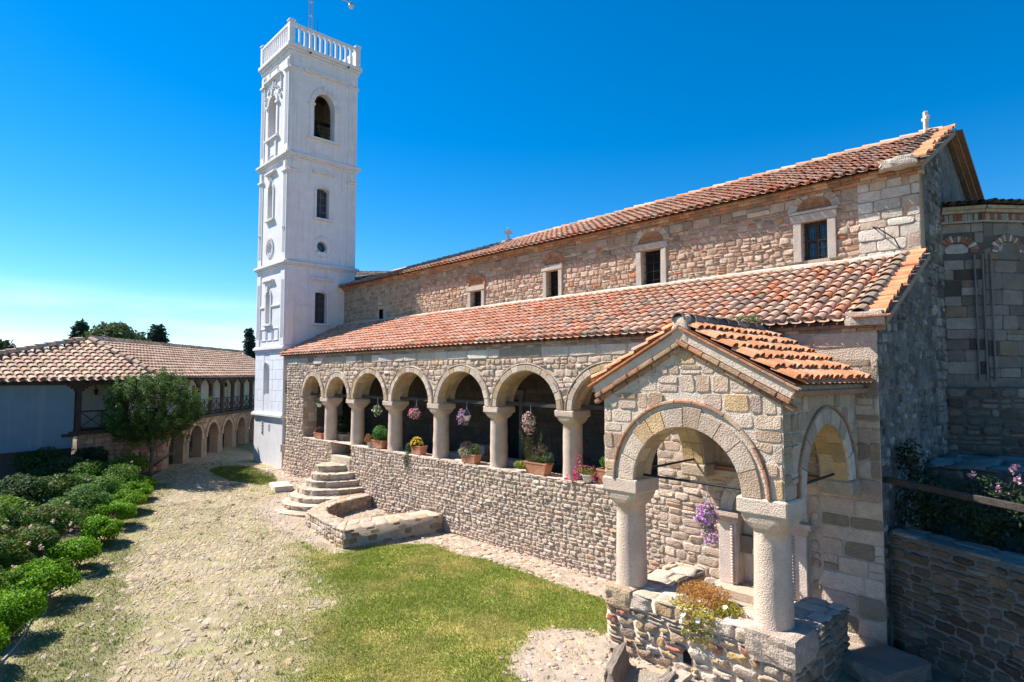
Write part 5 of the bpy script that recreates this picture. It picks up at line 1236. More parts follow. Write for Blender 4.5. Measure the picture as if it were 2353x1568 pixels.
# marble chests and a stair of slabs kept inside the gallery
for k, (lb, p, sz, cl) in enumerate((('long grey marble chest inside the gallery behind the fifth arch', (-13.9, 13.2, 1.62), (1.1, .55, .5), (.45, .44, .43)),
        ('low marble slab lying lowest in the stepped pile inside the gallery', (-16.4, 12.9, 1.62), (2.2, .9, .25), (.46, .44, .42)), ('middle marble slab of the stepped pile inside the gallery', (-16.1, 13.2, 1.872), (1.6, .7, .24), (.42, .4, .38)),
        ('topmost marble slab of the stepped pile inside the gallery', (-15.8, 13.4, 2.114), (1.0, .5, .3), (.46, .44, .42)))):
    loose_block('marble_block' if k else 'marble_chest', lb, 'marble block' if k else 'chest', p, sz, R(3 * k), cl, .012, .004)

# ================================================================= GUEST HOUSE
H0 = np.array((-30.53, 7.53)); D1 = np.array((-math.sin(R(12)), math.cos(R(12)))); D2 = np.array((-math.sin(R(50)), math.cos(R(50))))
N1 = np.array((D1[1], -D1[0])); N2 = np.array((D2[1], -D2[0]))
house = thing('guest_house', 'two storey guest house with tan tiled roof, dark timber gallery and arched ground floor', 'house', (*H0, .5))
L1m = frame_map((*H0, 0), (*D1, 0), (0, 0, 1), (*N1, 0)); L2m = frame_map((*H0, 0), (*D2, 0), (0, 0, 1), (*N2, 0))
DW = (.055, .04, .032)
def hbox(g, m, u0, u1, h0, h1, z0, z1, col, ch=.0):
    P = m(np.array([0., 1, 0, 0]), np.array([0., 0, 1, 0]), np.array([0., 0, 0, 1])); T = np.eye(4); T[:3, 0] = P[1] - P[0]; T[:3, 1] = P[3] - P[0]; T[:3, 2] = P[2] - P[0]; T[:3, 3] = P[0]
    return box(g, u0, u1, h0, h1, z0, z1, col, ch, T)
g = G(); A2 = [dict(c=1.3 + 1.97 * k, hw=.68, sill=.3, spring=1.55, r=.72) for k in range(8)]
wall_open(g, L2m, 0, 17, -.2, 2.62, A2, .45, (.34, .25, .18))
masonry(g, L2m, 0, 17, .2, 2.55, (.14, .25), (.2, .45), .025, P_GUEST, .014, [('arch', o['c'], 1.55, .9, .2, 1.03) for o in A2], wav=.03)
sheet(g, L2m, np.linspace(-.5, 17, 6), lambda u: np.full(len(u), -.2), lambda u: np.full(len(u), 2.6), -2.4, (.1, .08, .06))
g.build('ground_floor_wall', 'rubble', house, smooth=True)
for o in A2:
    g = G(); arch_ring(g, L2m, o['c'], 1.55, .68, .88, -.02, .05, [((.46, .34, .25), 3), ((.40, .28, .2), 2)], 11, 1.04); arch_ring(g, L2m, o['c'], 1.55, .88, .93, -.02, .08, [((.36, .24, .17), 1)], 12, 1.04, gap=.006, jr=.004); g.build('arch', 'ashlar', house)
g = G(); sheet(g, L1m, np.array([-3.3, 0.]), lambda u: np.full(len(u), -.2), lambda u: np.full(len(u), 2.4), 0, (.2, .15, .11)); masonry(g, L1m, -3.3, 0, .2, 2.35, (.14, .25), (.2, .45), .025, P_GUEST, .014)
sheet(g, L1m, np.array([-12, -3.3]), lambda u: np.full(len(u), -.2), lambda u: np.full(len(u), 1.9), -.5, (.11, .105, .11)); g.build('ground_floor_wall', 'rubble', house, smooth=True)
g = G(); hbox(g, L1m, -12, -3.45, -.3, .02, 1.86, 4.36, (.13, .225, .285), .01); g.build('shaded_white_wall', 'plaster', house)  # white wall coloured dark blue, its shade put into the plaster colour
g = G()   # back walls of the open gallery
hbox(g, L1m, -3.4, .6, -1.75, -1.6, 2.5, 4.6, (.62, .6, .57)); hbox(g, L2m, -.6, 17, -1.75, -1.6, 2.7, 4.7, (.62, .6, .56)); hbox(g, L1m, -3.2, -2.6, -1.6, -1.57, 2.6, 4.1, (.3, .28, .26)); g.build('gallery_back_wall', 'plaster', house)
g = G()
for k in range(7): hbox(g, L2m, 2.2 + 2.1 * k, 2.95 + 2.1 * k, -1.62, -1.58, 2.72, 4.2, (.48, .42, .34), .0)
g.build('gallery_doors', 'wood', house)
g = G(); hbox(g, L2m, -.6, 17, -1.6, .12, 2.58, 2.72, DW); hbox(g, L1m, -3.6, .2, -1.6, .12, 2.36, 2.5, DW); hbox(g, L1m, -3.85, -3.3, -.1, .14, 2.3, 2.42, DW); g.build('gallery_floor', 'wood', house)
g = G(); hbox(g, L2m, -.2, 17, -.15, .12, 4.5, 4.68, DW); hbox(g, L1m, -12, .1, -.15, .12, 4.362, 4.52, DW)
for k in range(26): hbox(g, L2m, .3 + k * .66, .4 + k * .66, -.1, .5, 4.55, 4.64, DW)
for k in range(18): hbox(g, L1m, -11.7 + k * .66, -11.6 + k * .66, -.1, .5, 4.42, 4.5, DW)
g.build('eaves_beam', 'wood', house)
def hpost(m, u, z0, z1):
    g = G(); hbox(g, m, u - .085, u + .085, -.12, .06, z0, z1, DW, .008)
    for k, (w, z) in enumerate(((.2, .28), (.32, .18), (.44, .09))): hbox(g, m, u - w, u + w, -.1, .04, z1 - z, z1 - z + .1, DW, .02)
    g.build('post', 'wood', house)
for u in [.15] + [3.5 + 1.45 * k for k in range(-1, 9)]: hpost(L2m, u, 2.72, 4.52)
for u in (-3.3, -1.55): hpost(L1m, u, 2.5, 4.38)
def railing(m, u0, u1, z0, z1, h=-.03):
    g = G(); P = lambda u, z: m(u, z, h); bar(g, P(u0, z1), P(u1, z1), .05, .06, DW); bar(g, P(u0, z0 + .1), P(u1, z0 + .1), .04, .05, DW); n = 2
    for k in range(n):
        a, b = u0 + (u1 - u0) * k / n, u0 + (u1 - u0) * (k + 1) / n; bar(g, P(a, z0 + .12), P(b, z1 - .03), .03, .03, DW); bar(g, P(b, z0 + .12), P(a, z1 - .03), .03, .035, DW); bar(g, P(b, z0), P(b, z1), .045, .04, DW)
    g.build('railing', 'wood', house)
for k in range(-1, 8): railing(L2m, 3.58 + 1.45 * k, 4.87 + 1.45 * k, 2.72, 3.5)
railing(L1m, -3.2, -1.65, 2.5, 3.28); railing(L1m, -1.45, 0.05, 2.5, 3.28)
g = G(); hbox(g, L1m, -4.9, -4.8, -.5, -.4, .3, 1.88, DW); g.build('corner_post', 'wood', house)
# roof
E0 = np.array((-30.05, 7.3, 4.62)); AP_ = np.array((-33.75, 5.16, 6.36)); d1 = np.array((*D1, 0)); d2 = np.array((*D2, 0))
E1 = E0 - d1 * 9.6 + np.array((0, 0, -.16)); E2 = E0 + d2 * 19 + np.array((0, 0, .12)); R2 = AP_ + d2 * 19 + np.array((0, 0, .1))
def facet(name, e0, e1, top_pts, sa, su, fine=1.0):
    """tiles a roof facet with eave e0-e1, polygon e0,e1,*top_pts"""
    A = (e1 - e0); Ln = np.linalg.norm(A); A = A / Ln; nn = np.cross(A, top_pts[-1] - e0); nn /= np.linalg.norm(nn); nn *= np.sign(nn[2]); U = np.cross(nn, A); U *= np.sign(U[2])
    P2 = [((p - e0) @ A, (p - e0) @ U) for p in [e0, e1] + list(top_pts)]; mu = max(p[1] for p in P2); nu = int(mu / su) + 1; na = int(Ln / sa)
    g = G(); tiles(g, e0, A, U, nn, na, nu, Ln / na, su, .42 * sa, .34 * sa, P_TILE_TAN, inside=lambda a, u: in_poly(a, u, P2), lift=.04, jit=.6, seg=6)
    g.add([p - nn * .05 for p in [e0, e1] + list(top_pts)], None, None, (.2, .13, .09), [list(range(2 + len(top_pts)))])
    return g.build(name, 'tile', house)
facet('hip_roof', E0, E1, [AP_], .31, .38); facet('main_roof', E0, E2, [R2, AP_], .3, .36)
g = G()
for a, b in ((E0, AP_), (E1, AP_), (AP_, R2)): ridge_tiles(g, a + (0, 0, .06), b + (0, 0, .06), .45, .15, P_TILE_TAN + [((.42, .36, .3), 5)])
g.build('hip_tiles', 'tile', house)
bk = AP_ * 2 - E0; g = G(); bw = np.array((-7.2, -2.6, -1.7))
g.add([AP_ - (0, 0, .05), R2 - (0, 0, .05), R2 + bw, AP_ + bw, E1 - (0, 0, .05)], [(1, 0, 3, 2)], [(0, 4, 3)], (.25, .16, .11)); g.build('rear_roof', 'tile', house)
# small things on the gallery
fx = thing('fire_extinguisher', 'red fire extinguisher hung on a gallery post of the guest house', 'fire extinguisher', tuple(L2m(2.62, 3.6, .1)))
P = L2m(2.62, 0, .14); g = G(); lathe(g, [(.02, 3.5), (.1, 3.52), (.1, 4.0), (.07, 4.1), (.03, 4.14)], P[0], P[1], 14); g.build('cylinder', 'red', fx)
g = G(); lathe(g, [(.03, 4.14), (.04, 4.2), (.02, 4.24)], P[0], P[1], 8); tube(g, [(P[0], P[1], 4.2), (P[0] + .1, P[1] - .05, 4.1), (P[0] + .11, P[1] - .06, 3.8)], .015, 6); g.build('valve', 'iron', fx)
for (m, u, z, lb) in ((L1m, -2.2, 4.1, 'black wrought iron lantern hanging in the bay beside the white wall'), (L2m, 10.1, 4.25, 'black wrought iron lantern hanging in the long gallery near the tower')):
    lt = thing('wall_lantern', lb, 'lantern', tuple(m(u, z, -1.4)), 'lanterns of the guest house'); P = m(u, z, -1.4); g = G()
    tube(g, [P + (0, 0, .15), P + (.12, 0, .2), P + (.22, .02, .1), P + (.22, .02, .0)], .018, 6); g.build('bracket', 'iron', lt)
    g = G(); lathe(g, [(.05, P[2] - .2), (.09, P[2] - .02), (.1, P[2]), (.02, P[2] + .07)], P[0] + .22, P[1] + .02, 8); g.build('lamp', 'iron', lt)

# ================================================================= TREES AND SHRUBS
def limb(g, p0, p1, r0, r1, bend=.15, n=6, col=(.2, .16, .12)):
    p0, p1 = np.array(p0, float), np.array(p1, float); t = np.linspace(0, 1, n)[:, None]; off = rng.normal(0, bend, 3) * np.linalg.norm(p1 - p0)
    pts = p0 + (p1 - p0) * t + off * (t * (1 - t)); tube(g, pts, np.linspace(r0, r1, n), 7, col); return pts
def sprays(g, pts, dirs, n, length, size, cols, spread=.07):
    """leafy shoots: n leaves strung along each shoot"""
    K = len(pts); t = rng.random((K, n)) ** .8
    P = pts[:, None] + dirs[:, None] * (t * length[:, None])[..., None] + rng.normal(0, spread, (K, n, 3)) * (1.1 - t[..., None] * .6)
    base = cols[:, None] * rng.uniform(.75, 1.25, (K, n, 1)) * (1 + .9 * (t[..., None] - .45))  # leaves brighten towards the shoot tips, sunlit highlights put into the colour
    leaves(g, P.reshape(-1, 3), np.full(K * n, size) * rng.uniform(.7, 1.25, K * n), base.reshape(-1, 3), np.repeat(dirs, n, 0) * .4, up=.35)
tr = thing('courtyard_tree', 'rounded dark green evergreen tree growing in front of the guest house', 'tree', (-29.5, 6.85, .35))
TC = np.array((-29.35, 6.85, 3.15))
g = G(); limb(g, (-29.5, 6.85, .3), (-29.4, 6.9, 2.0), .11, .08, .05); 
for q in ((-28.7, 7.9, 2.6), (-30.0, 6.0, 3.2), (-28.9, 6.3, 3.4), (-29.6, 7.3, 3.8), (-28.6, 7.3, 3.0)): limb(g, (-29.42, 6.88, 1.5), q, .06, .015, .15)
limb(g, (-29.4, 6.95, .9), (-28.5, 8.0, 1.9), .05, .02, .1); g.build('trunk', 'bark', tr, smooth=True)
g = G()
K = 540; d = rng.normal(0, 1, (K, 3)); d /= np.linalg.norm(d, axis=1)[:, None]
rr = .55 + .45 * rng.random(K) ** .5; lump = .7 + .5 * fbm(d[:, 0] * 2 + 5, d[:, 1] * 2 + d[:, 2] * 2, .9, 91)
pts = TC + d * np.array([1.72, 1.72, 1.5]) * (rr * lump)[:, None]; pts = pts[pts[:, 2] > 1.55]; K = len(pts); d = d[:K] if False else (pts - TC) / np.linalg.norm(pts - TC, axis=1)[:, None]
dr = d * .7 + np.array([0, 0, .9]) + rng.normal(0, .25, (K, 3)); dr /= np.linalg.norm(dr, axis=1)[:, None]
sprays(g, pts, dr, 66, rng.uniform(.3, .7, K), .085, lcol((.07, .125, .026), K, .4), .085)
P, nn = blob(700, TC, (1.2, 1.2, 1.0), .3); leaves(g, P, .1, lcol((.04, .07, .02), 700)); g.build('crown', 'leaf', tr)

def shrub(name, label, cat, c, rad, n, size, base, group=None, var=.3, blossoms=None, bpal=None, stems=(.1, .07, .05), lumps=9, up=.4, tip=None, asp=.5):
    c = np.array(c, float); c[2] = float(gz(c[0], c[1])); rad = np.array(rad, float)
    o = thing(name, label, cat, tuple(c), group)
    g = G()
    for k in range(7): limb(g, c + rng.normal(0, .06, 3) * (1, 1, 0), c + np.array((*(rng.normal(0, .5, 2) * rad[:2]), rad[2] * rng.uniform(.9, 1.5))), .016, .006, .2, 5, stems)
    g.build('stems', 'bark', o)
    g = G(); cc = c + (0, 0, rad[2] * .98)
    L_ = []; Nn = []; W_ = []
    for k in range(lumps):
        dd = rng.normal(0, 1, 3); dd[2] = abs(dd[2]) * .95 - .42; dd /= np.linalg.norm(dd); lc = cc + dd * rad * rng.uniform(.5, .78); P, q = blob(n // lumps, lc, rad * rng.uniform(.26, .46) * (1 if lumps > 15 else 1.3), .45); L_.append(P); Nn.append(q); W_.append(np.full(len(P), rng.uniform(.8, 1.2)))
    P = np.concatenate(L_); q = np.concatenate(Nn); w = np.concatenate(W_); k = P[:, 2] > c[2] + .03; P, q, w = P[k], q[k], w[k]
    col = lcol(base, len(P), var) * w[:, None]
    if tip is not None: m = (rng.random(len(P)) < .3)[:, None] & (q[:, 2:3] > -.1); col = np.where(m, lcol(tip, len(P), var), col)
    leaves(g, P, size * rng.uniform(.65, 1.3, len(P)), col, q, up, asp); g.build('foliage', 'leaf', o)
    if blossoms:
        g = G(); d = rng.normal(0, 1, (blossoms, 3)); d[:, 2] = np.abs(d[:, 2]); d /= np.linalg.norm(d, axis=1)[:, None]; Pp = cc + d * rad * 1.02
        for p in Pp:
            m = 9; flowers(g, p + rng.normal(0, .022, (m, 3)), .05, bpal)
        g.build('blossoms', 'petal', o)
    return o
BOX = [(-12.9, .62, .62, .55), (-14.35, 1.18, .64, .62), (-16.0, 1.86, .7, .6), (-18.0, 2.75, .62, .55), (-19.9, 3.55, .6, .52), (-21.5, 4.2, .6, .55), (-23.0, 4.8, .6, .5), (-24.6, 5.4, .55, .45), (-26.4, 6.0, .5, .32)]
BL = ['nearest clipped green box bush at the lower left corner', 'clipped green box bush, second along the path edge from the front', 'broad clipped green box bush, third along the path edge from the front', 'rounded clipped box bush standing apart by the bend of the hose',
      'clipped box bush, fifth from the front, touching the next along the path', 'clipped box bush in the middle of the joined hedge run', 'clipped box bush, seventh from the front, in front of grey green roses', 'small clipped box bush, last but one before the tree', 'tiny low box bush at the far end of the row near the tree']
for (x, y, r, h), lb in zip(BOX, BL):
    o = shrub('box_bush', lb, 'bush', (x - .12, y - .1, 0), (r * 1.06, r * 1.0, h * .72), 11000, .05, (.095, .23, .005), 'clipped box bushes along the path', .25, tip=(.26, .45, .012), lumps=34, asp=.7)
ROSE = [(-15.6, .4, .75, .85, (.10, .13, .05), (.17, .15, .05)), (-17.0, 1.05, .8, .9, (.085, .11, .045), (.22, .17, .04)), (-18.9, 1.75, .85, .95, (.09, .12, .06), (.2, .1, .05)), (-20.6, 2.3, .8, .9, (.10, .13, .07), (.2, .1, .06)), (-22.6, 3.25, .85, .85, (.12, .15, .09), (.15, .18, .08)),
        (-24.6, 4.05, .8, .85, (.11, .15, .08), (.17, .18, .06)), (-26.5, 4.7, .9, .95, (.10, .14, .055), (.2, .2, .05)), (-28.0, 5.4, .85, .9, (.09, .12, .035), (.24, .19, .04))]
RL = ['loose rose bush with yellow tinged leaves, nearest at the left edge', 'rose bush with golden leaves behind the second box bush', 'rose bush with pale pink blooms and reddish shoots left of the isolated box bush', 'rose bush with reddish new growth and a few pink blooms in mid bed',
      'grey green rose bush behind the joined box hedge', 'silvery rose bush in the bed before the dark wall', 'tall green gold rose bush below the evergreen tree, left of its trunk', 'golden topped bush closest to the tree trunk']
for (x, y, r, h, b, t), lb in zip(ROSE, RL):
    b = tuple(np.array(b) * (.75, 1.3, .4)); t = tuple(np.array(t) * (1.0, 1.25, .6)); shrub('rose_bush', lb, 'rose bush', (x, y, 0), (r * 1.2, r * 1.2, h * .68), 6500, .08, b, 'rose bushes in the flower bed', .35, 7 if -22 < x < -16 else 3, [((.75, .52, .45), 2), ((.8, .7, .6), 1)], tip=t, lumps=11)
BK = [(-19.2, .5, 1.0, 1.1, (.10, .2, .02), (.22, .32, .03)), (-21.5, 1.1, 1.0, 1.25, (.09, .19, .02), (.22, .32, .03)), (-24.0, 1.6, 1.0, 1.2, (.035, .075, .018), (.08, .14, .03)), (-24.5, 2.8, .8, 1.0, (.05, .1, .02), (.16, .22, .03)), (-27.2, 3.6, .9, 1.15, (.05, .1, .022), (.1, .06, .035)), (-28.8, 3.1, .8, 1.2, (.04, .085, .02), (.07, .13, .03)), (-28.7, 4.7, .6, 1.25, (.03, .05, .018), (.05, .07, .02))]
BKL = ['glossy green bush at the left picture edge behind the roses', 'yellow green leafy bush below the white wall', 'dark bush in the shade at the far left below the wall', 'bright leafed low bush in the middle of the bed', 'dark green bush with copper shoots in front of the dark wall', 'dark evergreen shrub standing against the guest house wall', 'thin shadowy shrub left of the tree trunk']
for (x, y, r, h, b, t), lb in zip(BK, BKL): shrub('garden_shrub', lb, 'shrub', (x, y, 0), (r * 1.15, r * 1.15, h * .62), 5500, .1, b, 'shrubs at the back of the bed', .35, tip=t, lumps=10)
# trees beyond the roof
def far_tree(name, lb, x, y, h, rad, base, n, z0=.5, kindc='cone', lean=0):
    o = thing(name, lb, 'tree', (x, y, z0)); g = G(); limb(g, (x, y, z0), (x + lean, y, z0 + h * .9), .25, .05, .02); g.build('trunk', 'bark', o)
    g = G(); t = rng.random(n) ** (.7); a = rng.uniform(0, 2 * math.pi, n)
    if kindc == 'cone': prof = rad * (1 - t) ** .7 * (.35 + .65 * np.minimum(1, t * 8)); zz = z0 + h * (.12 + .88 * t)
    elif kindc == 'column': prof = rad * np.sin(np.clip(t, .02, .98) * math.pi) ** .5; zz = z0 + h * (.05 + .95 * t)
    else: prof = rad * np.sqrt(np.clip(1 - ((t - .55) / .46) ** 2, 0, 1)); zz = z0 + h * (.2 + .8 * t)
    lump = .7 + .6 * fbm(a * 2.2, zz * 1.4, 1.1, int(x * 10) % 50); rr = prof * lump * rng.uniform(.35, 1, n) ** .4
    P = np.stack([x + lean * (zz - z0) / h + rr * np.cos(a), y + rr * np.sin(a), zz], 1); P += rng.normal(0, .12, P.shape); leaves(g, P, rng.uniform(.22, .45, n), lcol(base, n, .4), np.stack([np.cos(a), np.sin(a), np.full(n, .3)], 1), .2); g.build('crown', 'leaf', o)
def at(u, v, dist):
    """world point seen at photo pixel (u, v), at a horizontal distance"""
    p = R(3.31); yw = R(46.5); F = np.array((-math.sin(yw), math.cos(yw), 0)); Rr = np.array((math.cos(yw), math.sin(yw), 0)); c = 784 - v
    d = Rr * (u - 1176) + F * (1401 * math.cos(p) - c * math.sin(p)) + np.array((0, 0, c * math.cos(p) + 1401 * math.sin(p))); d *= dist / math.hypot(d[0], d[1]); return np.array((0, 0, 4.7)) + d
for nm, lb, u, v, dist, rad, base, n, kd, ln in (
        ('conifer_tree', 'dark pointed conifer showing above the roof apex of the guest house', 186, 745, 52, 2.2, (.035, .07, .04), 5000, 'cone', 0),
        ('leafy_tree', 'pale green leafy tree top rising behind the guest house ridge', 262, 748, 50, 2.1, (.10, .15, .05), 6500, 'round', 0),
        ('leafy_tree', 'small low leafy tree top right of the pale green one behind the ridge', 312, 772, 53, 1.5, (.07, .12, .05), 3000, 'round', 0),
        ('cypress_tree', 'dense dark cypress in two lobes above the guest house ridge', 362, 754, 55, 1.0, (.02, .045, .025), 7000, 'column', 0),
        ('cypress_tree', 'leaning slender cypress beside the left edge of the bell tower', 581, 758, 60, .45, (.02, .04, .03), 3500, 'column', -.9),
        ('leafy_tree', 'dark bushy tree cut by the left picture edge', 2, 790, 46, 1.2, (.05, .08, .03), 3500, 'round', 0)):
    p = at(u, v, dist); far_tree(nm, lb, p[0], p[1], p[2] - .5, rad, base, n, .5, kd, ln)

# ================================================================= POTS AND FLOWERS
TC_ = (.46, .20, .11)
def trough(g, x, y, z, lx, ly, h, col=TC_, wall=.03, flare=1.2):
    """tapered rectangular planter with rim"""
    a, b = lx / 2, ly / 2; V = []
    for s, zz in ((1 / flare, z), (1.0, z + h * .86), (1.06, z + h * .87), (1.06, z + h), (.94, z + h), (.9, z + h * .8)): V += [(x - a * s, y - b * s, zz), (x + a * s, y - b * s, zz), (x + a * s, y + b * s, zz), (x - a * s, y + b * s, zz)]
    q = [(i * 4 + j, i * 4 + (j + 1) % 4, i * 4 + 4 + (j + 1) % 4, i * 4 + 4 + j) for i in range(5) for j in range(4)] + [(20, 21, 22, 23), (3, 2, 1, 0)]
    g.add(V, q, None, col)
def planter(label, x, y, z, lx, ly, h, plants, group='terracotta planters on the parapet', name='terracotta_planter', col=TC_, m='pot', cat='planter'):
    h *= 1.2; lx *= 1.08; o = thing(name, label, cat, (x, y, z), group); g = G(); trough(g, x, y, z, lx, ly, h, col); g.build('pot', m, o)
    g = G(); box(g, x - lx * .44, x + lx * .44, y - ly * .44, y + ly * .44, z + h * .75, z + h * .86, (.08, .05, .035)); g.build('soil', 'ground', o)
    for kd, c, rad, n, s, colr in plants:
        g = G()
        if kd == 'flower': d = rng.normal(0, 1, (n, 3)); d[:, 2] = np.abs(d[:, 2]) * .9; d /= np.linalg.norm(d, axis=1)[:, None]; P = np.array((x, y, z + h)) + np.array(c) + d * np.array(rad); flowers(g, P, s, colr, d)
        elif kd == 'spike':
            for k in range(n):
                p0 = np.array((x, y, z + h)) + np.array(c) + rng.uniform(-1, 1, 3) * (rad[0], rad[1], 0); ln = rad[2] * rng.uniform(.6, 1); dr = np.array((rng.normal(0, .18), rng.normal(0, .15), 1)); t = rng.random(60)[:, None]; leaves(g, p0 + dr * t * ln + rng.normal(0, .02, (60, 3)), s, lcol(colr, 60, .3))
                tube(g, [p0, p0 + dr * ln], .004, 4, np.array(colr) * .7)
        else: P, q = blob(n, np.array((x, y, z + h)) + np.array(c), rad, .4); leaves(g, P, s, lcol(colr, n, .3), q, .3)
        g.build('blossoms' if kd == 'flower' else 'foliage', 'petal' if kd == 'flower' else 'leaf', o)
    return o
SZ = 2.15; yS = 11.66
planter('small terracotta planter with dusky purple foliage at the west end of the parapet', -23.75, yS, SZ, .62, .26, .2, [('leaf', (0, 0, .1), (.26, .14, .16), 340, .07, (.05, .035, .045)), ('spike', (-.42, 0, -.15), (.1, .1, .3), 12, .045, (.35, .14, .05))])
planter('terracotta planter with bushy bright green plant beside the second column', -19.12, yS, SZ, .6, .3, .24, [('leaf', (.0, 0, .22), (.36, .25, .32), 1500, .07, (.085, .2, .03)), ('leaf', (.25, .05, .2), (.22, .2, .2), 500, .06, (.06, .15, .03))])
planter('terracotta planter with yellow blooms over dark trailing leaves', -16.72, yS, SZ, .5, .28, .24, [('leaf', (-.15, 0, .02), (.32, .2, .18), 800, .055, (.05, .04, .03)), ('flower', (-.12, 0, .02), (.26, .18, .24), 130, .065, [((.8, .6, .02), 3), ((.7, .55, .05), 1)]), ('leaf', (-.5, -.05, -.2), (.14, .12, .3), 380, .06, (.06, .12, .04)), ('leaf', (-.42, -.22, -.5), (.12, .06, .3), 200, .05, (.1, .12, .04))])
planter('terracotta planter with cream variegated leaves and dark purple stems', -14.05, yS, SZ, .6, .28, .22, [('leaf', (-.1, 0, .18), (.4, .2, .2), 700, .06, (.045, .025, .03)), ('leaf', (-.15, -.08, .05), (.34, .16, .17), 620, .055, (.38, .38, .22)), ('leaf', (.2, 0, .15), (.2, .16, .16), 420, .055, (.13, .17, .06))])
planter('largest terracotta planter with tall wispy herbs and trailing greens', -11.28, yS, SZ, .72, .3, .25, [('spike', (-.3, 0, .0), (.25, .1, .85), 16, .04, (.10, .10, .035)), ('leaf', (.05, 0, .1), (.36, .18, .14), 900, .05, (.10, .14, .04)), ('spike', (.02, 0, .05), (.2, .1, .4), 18, .04, (.3, .13, .14)), ('leaf', (.38, 0, .12), (.16, .14, .18), 350, .05, (.09, .13, .07)), ('leaf', (-.55, -.1, -.12), (.26, .14, .12), 520, .055, (.26, .3, .04)), ('spike', (.2, 0, .05), (.15, .1, .42), 12, .04, (.13, .14, .05))])
planter('terracotta planter with leafy green plant half hidden behind the porch', -8.98, yS + .05, SZ, .5, .3, .3, [('leaf', (.0, 0, .16), (.26, .2, .18), 600, .065, (.08, .19, .03))])
big = planter('large pale stone planter standing in the arcade doorway', -23.05, 12.38, 1.62, .82, .7, .62, [('leaf', (0, 0, .4), (.4, .35, .45), 800, .09, (.03, .05, .02))], None, 'stone_planter', (.55, .48, .38), 'marble')
g = G()
for sx in (-1, 1): box(g, -23.05 + sx * .26 - .07, -23.05 + sx * .26 + .07, 12.1, 12.66, 1.6, 1.66, (.5, .44, .35), .01)
g.build('foot', 'marble', big)
def round_pot(name, label, cat, x, y, z, r, h, col, plants, m='plastic', group=None, hang=None):
    o = thing(name, label, cat, (x, y, z), group); g = G(); lathe(g, [(r * .6, z), (r * .8, z + h * .45), (r, z + h * .93), (r * 1.05, z + h * .94), (r * 1.05, z + h), (r * .9, z + h), (r * .88, z + h * .8)], x, y, 18, col); g.build('pot', m, o, smooth=True)
    if hang:
        g = G(); top = np.array((x, y, hang))
        for k in range(3): a = k * 2.1 + .4; tube(g, [(x + r * math.cos(a), y + r * math.sin(a), z + h), top - (0, 0, .12)], .005, 5, (.5, .5, .5))
        tube(g, [top - (0, 0, .12), top + (0, 0, .04)], .006, 5); g.build('hanger', 'galv', o)
    for kd, c, rad, n, s, colr in plants:
        g = G()
        if kd == 'flower': d = rng.normal(0, 1, (n, 3)); d /= np.linalg.norm(d, axis=1)[:, None]; flowers(g, np.array((x, y, z + h)) + np.array(c) + d * np.array(rad) * rng.uniform(.7, 1.05, (n, 1)), s, colr, d)
        else: P, q = blob(n, np.array((x, y, z + h)) + np.array(c), rad, .3); leaves(g, P, s, lcol(colr, n, .3), q, .3)
        g.build('blossoms' if kd == 'flower' else 'foliage', 'petal' if kd == 'flower' else 'leaf', o)
    return o
HG = 'flower baskets hung from the arcade ties'; WP = (.7, .72, .68)
round_pot('hanging_basket', 'small pale green hanging pot with a sprig in the westernmost arch', 'hanging basket', -24.05, 11.75, 3.42, .12, .14, (.55, .66, .58), [('leaf', (-.05, 0, .12), (.1, .1, .14), 120, .05, (.1, .16, .04))], group=HG, hang=3.9)
def bask(label, x, green, pal, wide=.24, low=.26, n=110, fs=.06, dx=0.0):
    wide *= .72; low *= .78; fs *= .95
    round_pot('hanging_basket', label, 'hanging basket', x, 11.78, 3.36, .13, .15, WP, [('leaf', (dx, -.04, -.05), (wide * .85, .2, low), 460, .05, green), ('flower', (dx, -.05, -.06), (wide, .22, low * 1.1), n, fs, pal)], group=HG, hang=3.88)
bask('hanging basket with sparse white flowers over green leaves', -19.5, (.13, .19, .05), [((.8, .8, .66), 1)], .24, .24, 50, .06, .05)
bask('hanging basket with pink flowers spilling over a green rimmed pot', -17.05, (.12, .15, .05), [((.65, .22, .33), 3), ((.72, .34, .42), 2)], .27, .22, 130, .065, -.04)
bask('hanging basket with violet flowers drooping to the left', -14.4, (.1, .15, .04), [((.66, .32, .66), 3), ((.72, .42, .7), 2)], .22, .32, 130, .06, -.1)
bask('hanging basket with pale pink flowers, nearest to the porch', -11.68, (.14, .18, .05), [((.72, .4, .42), 3), ((.75, .5, .45), 2)], .26, .36, 150, .06, -.02)
hp = round_pot('hanging_basket', 'large hanging basket of bright purple flowers under the porch arch', 'hanging basket', -4.84, PY + .25, 2.48, .11, .14, (.6, .6, .58), [('leaf', (0, 0, -.12), (.15, .15, .26), 520, .045, (.15, .2, .03)), ('flower', (-.02, -.02, -.06), (.19, .18, .2), 170, .052, [((.58, .24, .6), 3), ((.68, .4, .7), 2), ((.42, .13, .46), 1)]), ('flower', (.06, -.02, -.34), (.13, .13, .16), 90, .05, [((.52, .22, .53), 3), ((.6, .36, .62), 2)])], hang=3.03)
round_pot('bowl_pot', 'white bowl with bright pink petunias on the parapet next to the porch', 'flower pot', -9.55, yS - .06, SZ, .16, .18, (.75, .73, .68), [('leaf', (0, 0, .06), (.34, .2, .16), 420, .05, (.2, .2, .05)), ('flower', (-.05, -.05, .04), (.42, .2, .2), 46, .075, [((.75, .06, .2), 3), ((.75, .2, .35), 1)]), ('flower', (-.5, -.12, -.1), (.2, .08, .14), 14, .075, [((.75, .05, .18), 1)]), ('flower', (-.3, 0, .35), (.08, .06, .12), 5, .07, [((.75, .15, .25), 1)])])
